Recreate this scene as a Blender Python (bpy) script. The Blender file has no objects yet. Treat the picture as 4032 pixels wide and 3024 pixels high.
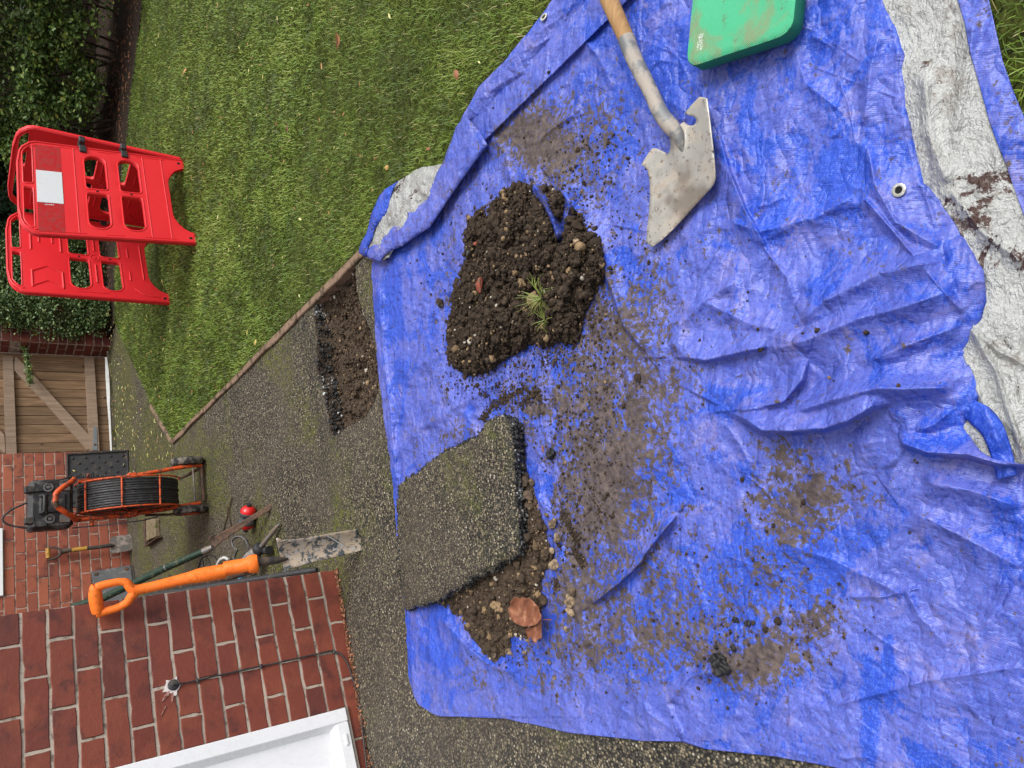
import bpy, math, random
import numpy as np
from mathutils import Vector, noise as mn
from mathutils.geometry import delaunay_2d_cdt
random.seed(7); rng = np.random.default_rng(7)
R = math.radians
C = bpy.context.scene.collection
scn = bpy.context.scene

# ------------------------------------------------------------------ camera
PITCH, ROLL, FPX, H = R(38.14), R(2.1), 2900.0, 1.375
S = 4032 / 2212            # traced points are in a 2212 x 1659 copy of the photo
_f = np.array([0, math.cos(PITCH), -math.sin(PITCH)]); _u = np.array([0, math.sin(PITCH), math.cos(PITCH)]); _r = np.array([1., 0, 0])
RT = math.cos(ROLL) * _r + math.sin(ROLL) * _u
UP = -math.sin(ROLL) * _r + math.cos(ROLL) * _u
cd = bpy.data.cameras.new('camera'); cam = bpy.data.objects.new('camera', cd); C.objects.link(cam)
cd.sensor_fit = 'HORIZONTAL'; cd.sensor_width = 36; cd.lens = FPX / 4032 * 36
cd.clip_start = 0.02; cd.clip_end = 300
from mathutils import Matrix
ax, ay, az = -UP, RT, -_f          # the photograph was taken with the phone turned on its side
cam.matrix_world = Matrix(((ax[0], ay[0], az[0], 0), (ax[1], ay[1], az[1], 0), (ax[2], ay[2], az[2], H), (0, 0, 0, 1)))
scn.camera = cam
# ------------------------------------------------------------------ world, sun, exposure
w = bpy.data.worlds.new("World"); scn.world = w; w.use_nodes = True
wn = w.node_tree; wn.nodes.clear()
sky = wn.nodes.new('ShaderNodeTexSky'); sky.sky_type = 'NISHITA'; sky.sun_disc = False
SUN_EL, SUN_AZ = R(54), R(112)      # azimuth from +Y towards +X
sky.sun_elevation = SUN_EL; sky.sun_rotation = SUN_AZ; sky.dust_density = 4; sky.air_density = 1.0; sky.ozone_density = 1
hs = wn.nodes.new('ShaderNodeHueSaturation'); hs.inputs['Saturation'].default_value = 0.05
bg = wn.nodes.new('ShaderNodeBackground'); bg.inputs[1].default_value = 0.15
wo = wn.nodes.new('ShaderNodeOutputWorld')
wn.links.new(sky.outputs[0], hs.inputs['Color']); wn.links.new(hs.outputs[0], bg.inputs[0]); wn.links.new(bg.outputs[0], wo.inputs[0])
sl = bpy.data.lights.new('sun', 'SUN'); sl.energy = 1.4; sl.angle = R(32); sl.color = (1, .965, .91)
so = bpy.data.objects.new('sun', sl); C.objects.link(so)
sd = Vector((math.sin(SUN_AZ) * math.cos(SUN_EL), math.cos(SUN_AZ) * math.cos(SUN_EL), math.sin(SUN_EL)))
so.rotation_euler = sd.to_track_quat('Z', 'Y').to_euler(); so.location = (0, 0, 6)
scn.view_settings.view_transform = 'Standard'; scn.view_settings.look = 'None'; scn.view_settings.gamma = 1
scn.view_settings.use_curve_mapping = False
scn.view_settings.exposure = 0.50

# ------------------------------------------------------------------ helpers
def ray(dx, dy):
    dx = np.asarray(dx, float); dy = np.asarray(dy, float)
    u = 3024 - dy * S - 1512; v = dx * S - 2016
    d = RT * u[..., None] - UP * v[..., None] + _f * FPX
    return d / np.linalg.norm(d, axis=-1, keepdims=True)
O = np.array([0, 0, H])
def G(dx, dy, z=0):                 # where the sight line through a photo point meets height z
    d = ray(dx, dy); t = (np.asarray(z) - H) / d[..., 2]; return O + d * t[..., None]
def PL(dx, dy, A, N):               # ... meets the plane through A with normal N
    d = ray(dx, dy); A = np.array(A, float); N = np.array(N, float)
    t = ((A - O) @ N) / (d @ N); return O + d * np.asarray(t)[..., None]
def PR(X):
    c = np.asarray(X, float) - O
    a, b, f = c @ RT, c @ UP, c @ _f
    return (2016 - FPX * b / f) / S, (3024 - (1512 + FPX * a / f)) / S
def crop(x0, y0, k):                # crop pixel -> photo copy pixel
    return lambda x, y: ((x0 + x * k) / S, (y0 + y * k) / S)
tab = np.random.default_rng(11).random((256, 256))
def vn(x, y):
    xi = np.floor(x).astype(int); yi = np.floor(y).astype(int); fx = x - xi; fy = y - yi
    fx = fx * fx * (3 - 2 * fx); fy = fy * fy * (3 - 2 * fy)
    g = lambda a, b: tab[a % 256, b % 256]
    return (g(xi, yi) * (1 - fx) + g(xi + 1, yi) * fx) * (1 - fy) + (g(xi, yi + 1) * (1 - fx) + g(xi + 1, yi + 1) * fx) * fy
def fbm(x, y, o=4, g=.5):
    s = 0; a = 1; t = 0
    for i in range(o):
        s = s + a * vn(x * 2 ** i + 17.3 * i, y * 2 ** i + 9.1 * i); t += a; a *= g
    return s / t
def ridged(x, y, o=3):
    s = 0; a = 1; t = 0
    for i in range(o):
        s = s + a * (1 - np.abs(2 * vn(x * 2 ** i + 31 * i, y * 2 ** i + 5 * i) - 1)); t += a; a *= .5
    return s / t
def segdist(px, py, poly):
    best = np.full(np.shape(px), 1e9); 
    for (x0, y0), (x1, y1) in zip(poly[:-1], poly[1:]):
        vx, vy = x1 - x0, y1 - y0; L = vx * vx + vy * vy + 1e-12
        t = np.clip(((px - x0) * vx + (py - y0) * vy) / L, 0, 1)
        best = np.minimum(best, np.hypot(px - x0 - t * vx, py - y0 - t * vy))
    return best
def inpoly(px, py, poly):
    px = np.asarray(px); py = np.asarray(py); ins = np.zeros(px.shape, bool)
    n = len(poly)
    for i in range(n):
        x0, y0 = poly[i]; x1, y1 = poly[(i + 1) % n]
        if y0 == y1: continue
        c = ((y0 > py) != (y1 > py)) & (px < (x1 - x0) * (py - y0) / (y1 - y0) + x0)
        ins ^= c
    return ins
def smooth(a, b, x):
    t = np.clip((x - a) / (b - a), 0, 1); return t * t * (3 - 2 * t)
def densify(poly, step, jit=0, closed=True, seed=1):
    r = np.random.default_rng(seed); out = []
    n = len(poly); m = n if closed else n - 1
    for i in range(m):
        a = np.array(poly[i], float); b = np.array(poly[(i + 1) % n], float)
        k = max(1, int(np.linalg.norm(b - a) / step))
        for j in range(k):
            p = a + (b - a) * j / k
            if jit: p = p + r.normal(0, jit, 2)
            out.append(tuple(p))
    if not closed: out.append(tuple(poly[-1]))
    return out
def tri_patch(outer, holes=(), step=.02, jit=.3, seed=2):
    """triangulate a polygon with an interior grid; returns 2D verts and triangles"""
    o = np.array(outer, float); r = np.random.default_rng(seed)
    x0, y0 = o.min(0); x1, y1 = o.max(0)
    gx, gy = np.meshgrid(np.arange(x0, x1, step), np.arange(y0, y1, step)); gx = gx.ravel(); gy = gy.ravel()
    gx = gx + r.uniform(-jit, jit, gx.size) * step; gy = gy + r.uniform(-jit, jit, gy.size) * step
    m = inpoly(gx, gy, outer)
    for h in holes: m &= ~inpoly(gx, gy, h)
    for c in (outer,) + tuple(holes):
        cc = list(c) + [c[0]]
        mm = np.where(m)[0]; dd = segdist(gx[mm], gy[mm], cc); m[mm[dd < step * .45]] = False
    vs = [Vector(p) for p in outer]; es = [(i, (i + 1) % len(outer)) for i in range(len(outer))]
    for h in holes:
        b = len(vs); vs += [Vector(p) for p in h]; es += [(b + i, b + (i + 1) % len(h)) for i in range(len(h))]
    vs += [Vector((a, b)) for a, b in zip(gx[m], gy[m])]
    V, Eg, Fc, *_ = delaunay_2d_cdt(vs, es, [], 0, 1e-7)
    V = np.array([(p.x, p.y) for p in V]); Fc = np.array([f for f in Fc if len(f) == 3])
    c = V[Fc].mean(1); k = inpoly(c[:, 0], c[:, 1], outer)
    for h in holes: k &= ~inpoly(c[:, 0], c[:, 1], h)
    Fc = Fc[k]
    a = V[Fc]; cr = (a[:, 1, 0] - a[:, 0, 0]) * (a[:, 2, 1] - a[:, 0, 1]) - (a[:, 1, 1] - a[:, 0, 1]) * (a[:, 2, 0] - a[:, 0, 0])
    Fc[cr < 0] = Fc[cr < 0][:, ::-1]
    return V, Fc

def tag(o, label=None, cat=None, group=None, kind=None):
    if label: o['label'] = label
    if cat: o['category'] = cat
    if group: o['group'] = group
    if kind: o['kind'] = kind
    return o
def empty(name, loc, label=None, cat=None, group=None):
    o = bpy.data.objects.new(name, None); C.objects.link(o); o.location = loc; o.empty_display_size = .05
    return tag(o, label, cat, group)
def worldloc(o):
    p = np.array(o.location)
    return p + (worldloc(o.parent) if o.parent else 0)
def mk(name, V, F, mat, parent=None, smooth_=False, attrs=None, thick=0, mats=None, midx=None):
    """V (n,3) world coordinates; F list of tuples or array (m,k)"""
    V = np.array(V, dtype=np.float64)
    me = bpy.data.meshes.new(name)
    if parent is None:
        loc = np.array([(V[:, 0].min() + V[:, 0].max()) / 2, (V[:, 1].min() + V[:, 1].max()) / 2, V[:, 2].min()])
        L = V - loc
    else:
        loc = np.zeros(3); L = V - worldloc(parent)
    if isinstance(F, np.ndarray):
        k = F.shape[1]; me.vertices.add(len(L)); me.vertices.foreach_set('co', L.astype(np.float32).ravel())
        me.loops.add(F.size); me.loops.foreach_set('vertex_index', F.astype(np.int32).ravel())
        me.polygons.add(len(F)); me.polygons.foreach_set('loop_start', np.arange(0, F.size, k, dtype=np.int32))
        me.polygons.foreach_set('loop_total', np.full(len(F), k, np.int32))
        me.update(calc_edges=True)
    else:
        me.from_pydata([tuple(v) for v in L], [], F); me.update()
    if smooth_: me.polygons.foreach_set('use_smooth', np.ones(len(me.polygons), bool))
    for m in (mats or [mat]): me.materials.append(m)
    if midx is not None: me.polygons.foreach_set('material_index', np.asarray(midx, np.int32))
    for nm, a in (attrs or {}).items():
        a = np.asarray(a, np.float32)
        at = me.attributes.new(nm, 'FLOAT', 'POINT'); at.data.foreach_set('value', a)
    o = bpy.data.objects.new(name, me); C.objects.link(o); o.location = loc
    if parent is not None: o.parent = parent
    if thick:
        sm = o.modifiers.new('solid', 'SOLIDIFY'); sm.thickness = thick; sm.offset = 0
    return o
class MB:
    def __init__(s): s.v = []; s.f = []; s.a = []; s.n = 0
    def add(s, V, F, a=0.):
        V = np.asarray(V, float).reshape(-1, 3); s.v.append(V); s.f += [tuple(int(i) + s.n for i in f) for f in F]
        s.a.append(np.full(len(V), a) if np.isscalar(a) else np.asarray(a)); s.n += len(V); return s
    def box(s, c, size, X=(1, 0, 0), Y=(0, 1, 0), Z=(0, 0, 1), bev=0., a=0.):
        X, Y, Z = [np.array(q, float) for q in (X, Y, Z)]; h = np.array(size) / 2.; c = np.array(c, float)
        if bev <= 0:
            P = [c + X * h[0] * i + Y * h[1] * j + Z * h[2] * k for i in (-1, 1) for j in (-1, 1) for k in (-1, 1)]
            return s.add(P, [(0, 1, 3, 2), (4, 6, 7, 5), (0, 4, 5, 1), (2, 3, 7, 6), (0, 2, 6, 4), (1, 5, 7, 3)], a)
        b = min(bev, h.min() * .95); P = []; idx = {}
        for i in (-1, 1):
            for j in (-1, 1):
                for k in (-1, 1):
                    for q in range(3):
                        e = h - b; e[q] = h[q]
                        idx[(i, j, k, q)] = len(P); P.append(c + X * e[0] * i + Y * e[1] * j + Z * e[2] * k)
        F = []
        sg = (-1, 1)
        for q in range(3):
            o = [t for t in range(3) if t != q]
            for t in sg:
                ring = []
                for (m, n_) in ((-1, -1), (1, -1), (1, 1), (-1, 1)):
                    key = [0, 0, 0]; key[q] = t; key[o[0]] = m; key[o[1]] = n_; ring.append(idx[(key[0], key[1], key[2], q)])
                if (t == 1) != (q != 1): ring = ring[::-1]
                F.append(tuple(ring))
        for q in range(3):
            o = [t for t in range(3) if t != q]
            for m in sg:
                for n_ in sg:
                    k0 = [0, 0, 0]; k1 = [0, 0, 0]; k0[o[0]] = k1[o[0]] = m; k0[o[1]] = k1[o[1]] = n_; k0[q] = -1; k1[q] = 1
                    F.append((idx[tuple(k0) + (o[0],)], idx[tuple(k1) + (o[0],)], idx[tuple(k1) + (o[1],)], idx[tuple(k0) + (o[1],)]))
        for i in sg:
            for j in sg:
                for k in sg: F.append((idx[(i, j, k, 0)], idx[(i, j, k, 1)], idx[(i, j, k, 2)]))
        return s.add(P, F, a)
    def tube(s, pts, r, n=10, caps=True, a=0., flat=None):
        P = np.array(pts, float); m = len(P); r = np.broadcast_to(np.asarray(r, float), (m,))
        T = np.gradient(P, axis=0); T /= np.linalg.norm(T, axis=1, keepdims=True) + 1e-12
        ref = np.array([0, 0, 1.]) if abs(T[0][2]) < .9 else np.array([1., 0, 0])
        if flat is not None: ref = np.array(flat[0], float)
        N = np.cross(T[0], ref); N /= np.linalg.norm(N); V = []
        fl = flat[1] if flat is not None else 1.
        for i in range(m):
            N = N - T[i] * (N @ T[i]); N /= np.linalg.norm(N); B = np.cross(T[i], N)
            for k in range(n):
                t = 2 * math.pi * k / n; V.append(P[i] + r[i] * (N * math.cos(t) + B * math.sin(t) * fl))
        F = [(i * n + k, i * n + (k + 1) % n, (i + 1) * n + (k + 1) % n, (i + 1) * n + k) for i in range(m - 1) for k in range(n)]
        if caps: F += [tuple(range(n))[::-1], tuple((m - 1) * n + k for k in range(n))]
        return s.add(V, F, a)
    def lathe(s, c, axis, prof, n=20, a=0., closed=False):
        axis = np.array(axis, float); axis /= np.linalg.norm(axis)
        ref = np.array([0, 0, 1.]) if abs(axis[2]) < .9 else np.array([1., 0, 0])
        N = np.cross(axis, ref); N /= np.linalg.norm(N); B = np.cross(axis, N); V = []
        for h, r in prof:
            for k in range(n):
                t = 2 * math.pi * k / n; V.append(np.array(c) + axis * h + r * (N * math.cos(t) + B * math.sin(t)))
        m = len(prof)
        F = [(i * n + k, (i + 1) * n + k, (i + 1) * n + (k + 1) % n, i * n + (k + 1) % n) for i in range(m - 1) for k in range(n)]
        if closed: F += [((m - 1) * n + k, k, (k + 1) % n, (m - 1) * n + (k + 1) % n) for k in range(n)]
        else: F += [tuple(range(n)), tuple((m - 1) * n + k for k in range(n))[::-1]]
        return s.add(V, F, a)
    def prism(s, pts, off, a=0.):      # closed 3D outline extruded along off
        P = np.array(pts, float); n = len(P); V = np.vstack([P, P + np.array(off)])
        F = [tuple(range(n))[::-1], tuple(range(n, 2 * n))] + [(i, (i + 1) % n, n + (i + 1) % n, n + i) for i in range(n)]
        return s.add(V, F, a)
    def build(s, name, mat, parent=None, sm=False, bevel=0, **k):
        o = mk(name, np.vstack(s.v), s.f, mat, parent, sm, {'rnd': np.concatenate(s.a)}, **k)
        if bevel:
            b = o.modifiers.new('bev', 'BEVEL'); b.width = bevel; b.segments = 2; b.limit_method = 'ANGLE'; b.angle_limit = R(35)
        if sm:
            try:
                o.data.set_sharp_from_angle(angle=R(50))
            except Exception: pass
        return o
def ctr(pts, n=40):          # Catmull-Rom through points
    P = np.array(pts, float); P = np.vstack([2 * P[0] - P[1], P, 2 * P[-1] - P[-2]]); out = []
    m = len(P) - 3; k = max(2, n // m)
    for i in range(m):
        for j in range(k):
            t = j / k; a, b, c, d = P[i:i + 4]
            out.append(.5 * ((2 * b) + (-a + c) * t + (2 * a - 5 * b + 4 * c - d) * t * t + (-a + 3 * b - 3 * c + d) * t ** 3))
    out.append(P[-2]); return np.array(out)

# ---- icosphere and rocks
def _ico(sub):
    t = (1 + 5 ** .5) / 2
    v = [(-1, t, 0), (1, t, 0), (-1, -t, 0), (1, -t, 0), (0, -1, t), (0, 1, t), (0, -1, -t), (0, 1, -t), (t, 0, -1), (t, 0, 1), (-t, 0, -1), (-t, 0, 1)]
    v = [np.array(q) / np.linalg.norm(q) for q in v]
    f = [(0, 11, 5), (0, 5, 1), (0, 1, 7), (0, 7, 10), (0, 10, 11), (1, 5, 9), (5, 11, 4), (11, 10, 2), (10, 7, 6), (7, 1, 8), (3, 9, 4), (3, 4, 2), (3, 2, 6), (3, 6, 8), (3, 8, 9), (4, 9, 5), (2, 4, 11), (6, 2, 10), (8, 6, 7), (9, 8, 1)]
    for _ in range(sub):
        c = {}; nf = []
        def mid(a, b):
            k = (min(a, b), max(a, b))
            if k not in c: q = v[a] + v[b]; v.append(q / np.linalg.norm(q)); c[k] = len(v) - 1
            return c[k]
        for a, b, d in f:
            x, y, z = mid(a, b), mid(b, d), mid(d, a); nf += [(a, x, z), (b, y, x), (d, z, y), (x, y, z)]
        f = nf
    return np.array(v), np.array(f)
ICO = [_ico(0), _ico(1), _ico(2), _ico(3)]
def rock(size, sub=2, rough=.25, seed=0, flat=.7, planes=5):
    r = np.random.default_rng(seed); V, F = ICO[sub]; V = V.copy()
    for _ in range(planes):                       # chip flat faces off
        n = r.normal(size=3); n /= np.linalg.norm(n); c = r.uniform(.55, .85); d = V @ n; m = d > c
        V[m] -= np.outer(d[m] - c, n)
    nz = np.array([mn.noise(Vector(p * 1.7 + seed * 3.1)) for p in V]); V = V * (1 + rough * nz[:, None])
    V *= np.array([1, r.uniform(.65, .95), flat]) * size
    t = r.uniform(0, 6.28); c, s_ = math.cos(t), math.sin(t); V = V @ np.array([[c, s_, 0], [-s_, c, 0], [0, 0, 1]])
    return V, F
def scatter_rocks(pos, sizes, base, cols, seed=0, sub=0):
    """merge many small lumps: returns V, F, attr"""
    r = np.random.default_rng(seed); bank = [rock(1., sub, .5, k, .75, 2) for k in range(14)]
    nv = len(bank[0][0]); nf = len(bank[0][1]); n = len(pos)
    B = np.array([b[0] for b in bank]); F0 = bank[0][1]
    k = r.integers(0, 14, n); V = B[k] * np.asarray(sizes)[:, None, None]
    t = r.uniform(0, 6.28, n); c, s_ = np.cos(t), np.sin(t)
    X = V[..., 0] * c[:, None] - V[..., 1] * s_[:, None]; Y = V[..., 0] * s_[:, None] + V[..., 1] * c[:, None]
    V = np.stack([X, Y, V[..., 2]], -1) + np.asarray(pos)[:, None, :]
    F = F0[None] + (np.arange(n) * nv)[:, None, None]
    return V.reshape(-1, 3), F.reshape(-1, 3), np.repeat(np.asarray(cols), nv)

# ------------------------------------------------------------------ materials
class M:
    def __init__(s, name, rough=.8, spec=.35, metal=0.):
        s.m = bpy.data.materials.new(name); s.m.use_nodes = True; s.nt = s.m.node_tree; s.b = s.nt.nodes['Principled BSDF']
        s.b.inputs['Roughness'].default_value = rough; s.b.inputs['Specular IOR Level'].default_value = spec; s.b.inputs['Metallic'].default_value = metal
        s.tc = s.nt.nodes.new('ShaderNodeTexCoord'); s.geo = None; s.nrm = None
    def n(s, t): return s.nt.nodes.new(t)
    def l(s, a, b): s.nt.links.new(a, b)
    def vec(s, sc=(1, 1, 1), rot=(0, 0, 0), world=True):
        m = s.n('ShaderNodeMapping'); m.inputs['Scale'].default_value = sc; m.inputs['Rotation'].default_value = rot
        if world:
            g = s.n('ShaderNodeNewGeometry'); s.l(g.outputs['Position'], m.inputs['Vector'])
        else: s.l(s.tc.outputs['Object'], m.inputs['Vector'])
        return m.outputs[0]
    def noise(s, sc, det=3, ro=.5, v=None, dist=0., out='Fac'):
        x = s.n('ShaderNodeTexNoise'); x.inputs['Scale'].default_value = sc; x.inputs['Detail'].default_value = det; x.inputs['Roughness'].default_value = ro; x.inputs['Distortion'].default_value = dist
        s.l(v if v is not None else s.vec(), x.inputs['Vector']); return x.outputs[out]
    def vor(s, sc, feat='F1', out='Distance', v=None, rnd=1.):
        x = s.n('ShaderNodeTexVoronoi'); x.feature = feat; x.inputs['Scale'].default_value = sc; x.inputs['Randomness'].default_value = rnd
        s.l(v if v is not None else s.vec(), x.inputs['Vector']); return x.outputs[out]
    def val(s, i, x):
        if hasattr(x, 'links'): s.l(x, i)
        else: i.default_value = x
    def math(s, op, a, b=0., clamp=False):
        x = s.n('ShaderNodeMath'); x.operation = op; x.use_clamp = clamp; s.val(x.inputs[0], a); s.val(x.inputs[1], b); return x.outputs[0]
    def ss(s, x, a, b, lo=0., hi=1.):
        m = s.n('ShaderNodeMapRange'); m.interpolation_type = 'SMOOTHSTEP'; s.val(m.inputs[0], x); s.val(m.inputs[1], a); s.val(m.inputs[2], b); m.inputs[3].default_value = lo; m.inputs[4].default_value = hi
        return m.outputs[0]
    def ramp(s, f, stops, const=False):
        x = s.n('ShaderNodeValToRGB'); cr = x.color_ramp; cr.interpolation = 'CONSTANT' if const else 'LINEAR'
        while len(cr.elements) < len(stops): cr.elements.new(.5)
        for e, (p, c) in zip(cr.elements, stops): e.position = p; e.color = (*c, 1)
        s.l(f, x.inputs[0]); return x.outputs[0]
    def mix(s, f, a, b, mode='MIX'):
        x = s.n('ShaderNodeMix'); x.data_type = 'RGBA'; x.blend_type = mode; s.val(x.inputs[0], f)
        for i, q in ((6, a), (7, b)):
            if hasattr(q, 'links'): s.l(q, x.inputs[i])
            else: x.inputs[i].default_value = (*q, 1)
        return x.outputs[2]
    def attr(s, nm):
        x = s.n('ShaderNodeAttribute'); x.attribute_name = nm; return x.outputs['Fac']
    def bump(s, h, st=.3, d=.01):
        x = s.n('ShaderNodeBump'); x.inputs['Strength'].default_value = st; x.inputs['Distance'].default_value = d; s.l(h, x.inputs['Height'])
        if s.nrm is not None: s.l(s.nrm, x.inputs['Normal'])
        s.nrm = x.outputs[0]; s.l(s.nrm, s.b.inputs['Normal']); return s
    def col(s, c): s.val(s.b.inputs['Base Color'], c if hasattr(c, 'links') else (*c, 1)); return s
    def rough(s, r): s.val(s.b.inputs['Roughness'], r); return s

def plain(name, c, rough=.6, spec=.4, metal=0., var=.25, dirt=None, dsc=14, damt=.5, bsc=120, bst=.15):
    """a worn plain material: base tint variation plus optional dirt patches"""
    m = M(name, rough, spec, metal)
    f = m.noise(9, 4, .6)
    col = m.mix(f, tuple(x * (1 - var) for x in c), tuple(min(1, x * (1 + var)) for x in c))
    if dirt is not None:
        g = m.noise(dsc, 6, .68); k = m.ss(g, 1 - damt - .07, 1 - damt + .07); col = m.mix(k, col, dirt)
        m.rough(m.ss(g, .45, .6, rough, .85))
    m.col(col)
    if bst: m.bump(m.noise(bsc, 3), bst, .002)
    return m.m

def tarmac_mat(name='tarmac', dark=1., moss=.5, at=False, sc=140):
    m = M(name, .75, .3)
    st = m.vor(sc, out='Color'); dist = m.vor(sc)
    sep = m.n('ShaderNodeSeparateColor'); m.l(st, sep.inputs[0])
    stones = m.ramp(sep.outputs[0], [(0, (.024, .023, .020)), (.3, (.06, .053, .042)), (.58, (.115, .098, .070)), (.85, (.20, .165, .105)), (.955, (.30, .25, .16)), (.99, (.44, .40, .32))])
    gap = m.ss(dist, .35, .75)
    c = m.mix(gap, stones, (.014, .013, .012))
    big = m.noise(1.3, 4, .6); c = m.mix(m.ss(big, .4, .62), c, m.mix(.35, c, (.10, .08, .06)))
    dk = m.noise(3.1, 3, .6, m.vec((1, 1, 1), (0, 0, 1)))
    c = m.mix(m.ss(dk, .5, .7, 0, .35), c, (.018, .018, .017))
    mo = m.noise(2.1, 5, .62, dist=.5); mo2 = m.noise(38, 4, .65)
    if at: mo = m.math('ADD', mo, m.attr('mossy'))
    mk_ = m.math('MULTIPLY', m.ss(mo, .62 - moss * .22, .80 - moss * .15), m.ss(mo2, .40, .56))
    c = m.mix(m.math('MULTIPLY', mk_, .8), c, m.ramp(mo2, [(.4, (.045, .055, .010)), (.7, (.13, .14, .02))]))
    if dark != 1: c = m.mix(1 - dark, c, (.01, .01, .01))
    m.col(c); m.rough(m.ss(sep.outputs[1], 0, 1, .45, .9))
    m.bump(m.math('SUBTRACT', 1., dist), .9, .004).bump(m.noise(60, 4), .4, .004)
    return m.m
TARMAC = tarmac_mat('tarmac', 1., .66, True)
SLABTOP = tarmac_mat('slab_tarmac', 1., .68, sc=165)
def broken():
    m = M('broken_tarmac', .5, .5); v = m.vor(110, out='Color'); sp = m.n('ShaderNodeSeparateColor'); m.l(v, sp.inputs[0])
    c = m.ramp(sp.outputs[0], [(0, (.008, .008, .009)), (.72, (.02, .02, .021)), (.84, (.05, .05, .048)), (.92, (.42, .42, .42))])
    m.col(c).bump(m.vor(110), .8, .006); return m.m
BROKEN = broken()
def lumps():
    m = M('tarmac_lump', .5, .45); r = m.attr('rnd'); c = m.ramp(r, [(0, (.006, .006, .007)), (.6, (.016, .016, .017)), (.86, (.045, .042, .038)), (.93, (.12, .10, .08)), (.97, (.42, .42, .41))]); m.col(c).bump(m.noise(190, 4, .7), .6, .004); return m.m
LUMP = lumps()
def soil(name, a, b, c3, sc=60):
    m = M(name, .85, .25); n1 = m.noise(sc, 6, .7); n2 = m.noise(7, 4, .6)
    c = m.ramp(n1, [(.28, a), (.52, b), (.72, c3)]); c = m.mix(m.ss(n2, .4, .65), c, m.mix(.5, c, tuple(x * 1.25 for x in b)))
    r = m.attr('rnd'); pick = m.ramp(r, [(0, (.9, .9, .9)), (.5, (1, 1, 1)), (1, (1.2, 1.15, 1.1))])
    c = m.mix(1., c, pick, 'MULTIPLY')
    s2 = m.ss(r, .90, .93); c = m.mix(s2, c, m.ramp(n1, [(.3, (.20, .13, .07)), (.7, (.36, .25, .14))]))
    s3 = m.ss(r, .985, .99); c = m.mix(s3, c, (.5, .45, .38))
    m.col(c); m.bump(n1, .9, .006).bump(m.noise(240, 3, .6), .6, .003); return m.m
SOIL = soil('dark_soil', (.014, .010, .007), (.044, .030, .020), (.11, .076, .05))
SUBSOIL = soil('brown_subsoil', (.028, .019, .013), (.065, .045, .03), (.13, .093, .062))
BEDSOIL = soil('bed_soil', (.012, .008, .006), (.035, .022, .015), (.08, .05, .032))

def tarp_mat():
    m = M('tarp_blue', .4, .5)
    mud = m.attr('mud'); dust = m.attr('dust')
    base = m.mix(m.noise(3, 4, .6), (.013, .050, .42), (.024, .085, .58))
    # pale dried film: torn-edged patches broken by a fine grain that follows the weave
    f = m.noise(6, 7, .62, dist=1.4); f2 = m.noise(60, 6, .78, m.vec((1, 2.4, 1), (0, 0, .5)))
    ff = m.math('ADD', m.math('MULTIPLY', f, .66), m.math('MULTIPLY', f2, .34))
    k = m.ss(m.math('ADD', ff, m.math('SUBTRACT', dust, .5)), .46, .515)
    film = m.ramp(m.noise(13, 7, .7, dist=.8), [(.32, (.075, .10, .44)), (.55, (.135, .145, .47)), (.66, (.24, .205, .42)), (.78, (.34, .27, .38))])
    c = m.mix(m.math('MULTIPLY', k, .80), base, film)
    gr = m.noise(170, 3, .8, m.vec((1, 1.8, 1), (0, 0, .5))); c = m.mix(m.ss(gr, .52, .60, 0, .55), c, (.11, .22, .74))
    c = m.mix(m.ss(m.noise(85, 5, .8, m.vec((1, 2.2, 1), (0, 0, .7))), .53, .60, 0, .55), c, (.018, .036, .27)); c = m.mix(m.ss(m.noise(2.1, 4, .6), .38, .62, 0, .28), c, (.02, .045, .30))
    # brown mud in islands at several sizes; the painted amount only sets how many there are
    n1 = m.noise(75, 6, .74, dist=.3); n2 = m.noise(15, 6, .72, dist=.7); n3 = m.noise(4.5, 3, .6)
    nn = m.math('ADD', m.math('ADD', m.math('MULTIPLY', n1, .54), m.math('MULTIPLY', n2, .34)), m.math('MULTIPLY', n3, .12))
    th = m.math('ADD', nn, m.math('MULTIPLY', mud, .165))
    mk_ = m.ss(th, .574, .592)
    mc = m.ramp(m.noise(55, 5, .7), [(.32, (.035, .025, .018)), (.5, (.080, .058, .044)), (.7, (.14, .105, .078))])
    thin = m.ss(th, .555, .585, 0, .30)
    c = m.mix(thin, c, (.13, .115, .19)); c = m.mix(m.math('MULTIPLY', mk_, .96), c, mc)
    m.col(c); m.rough(m.mix(mk_, (.43, .43, .43), (.85, .85, .85)))
    wv = m.n('ShaderNodeTexWave'); wv.inputs['Scale'].default_value = 95; wv.inputs['Distortion'].default_value = .8; m.l(m.vec((1, .35, 1), (0, 0, .5)), wv.inputs['Vector'])
    cr = m.noise(9, 2, .5, m.vec((1, 1.9, 1), (0, 0, .4)), .25); cr = m.math('POWER', m.math('ABSOLUTE', m.math('SUBTRACT', cr, .5)), .7)
    cr2 = m.noise(26, 2, .5, m.vec((1.7, 1, 1), (0, 0, 1.1)), .25); cr2 = m.math('POWER', m.math('ABSOLUTE', m.math('SUBTRACT', cr2, .5)), .7)
    m.bump(cr, .38, .05).bump(cr2, .30, .016).bump(m.vor(9, 'F1', v=m.vec((1, 1.4, 1), (0, 0, .3))), .5, .03).bump(m.vor(24, 'F1', v=m.vec((1.3, 1, 1), (0, 0, .9))), .28, .012)
    m.bump(wv.outputs['Fac'], .15, .0015).bump(mk_, .35, .002)
    return m.m
TARP = tarp_mat()
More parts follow.
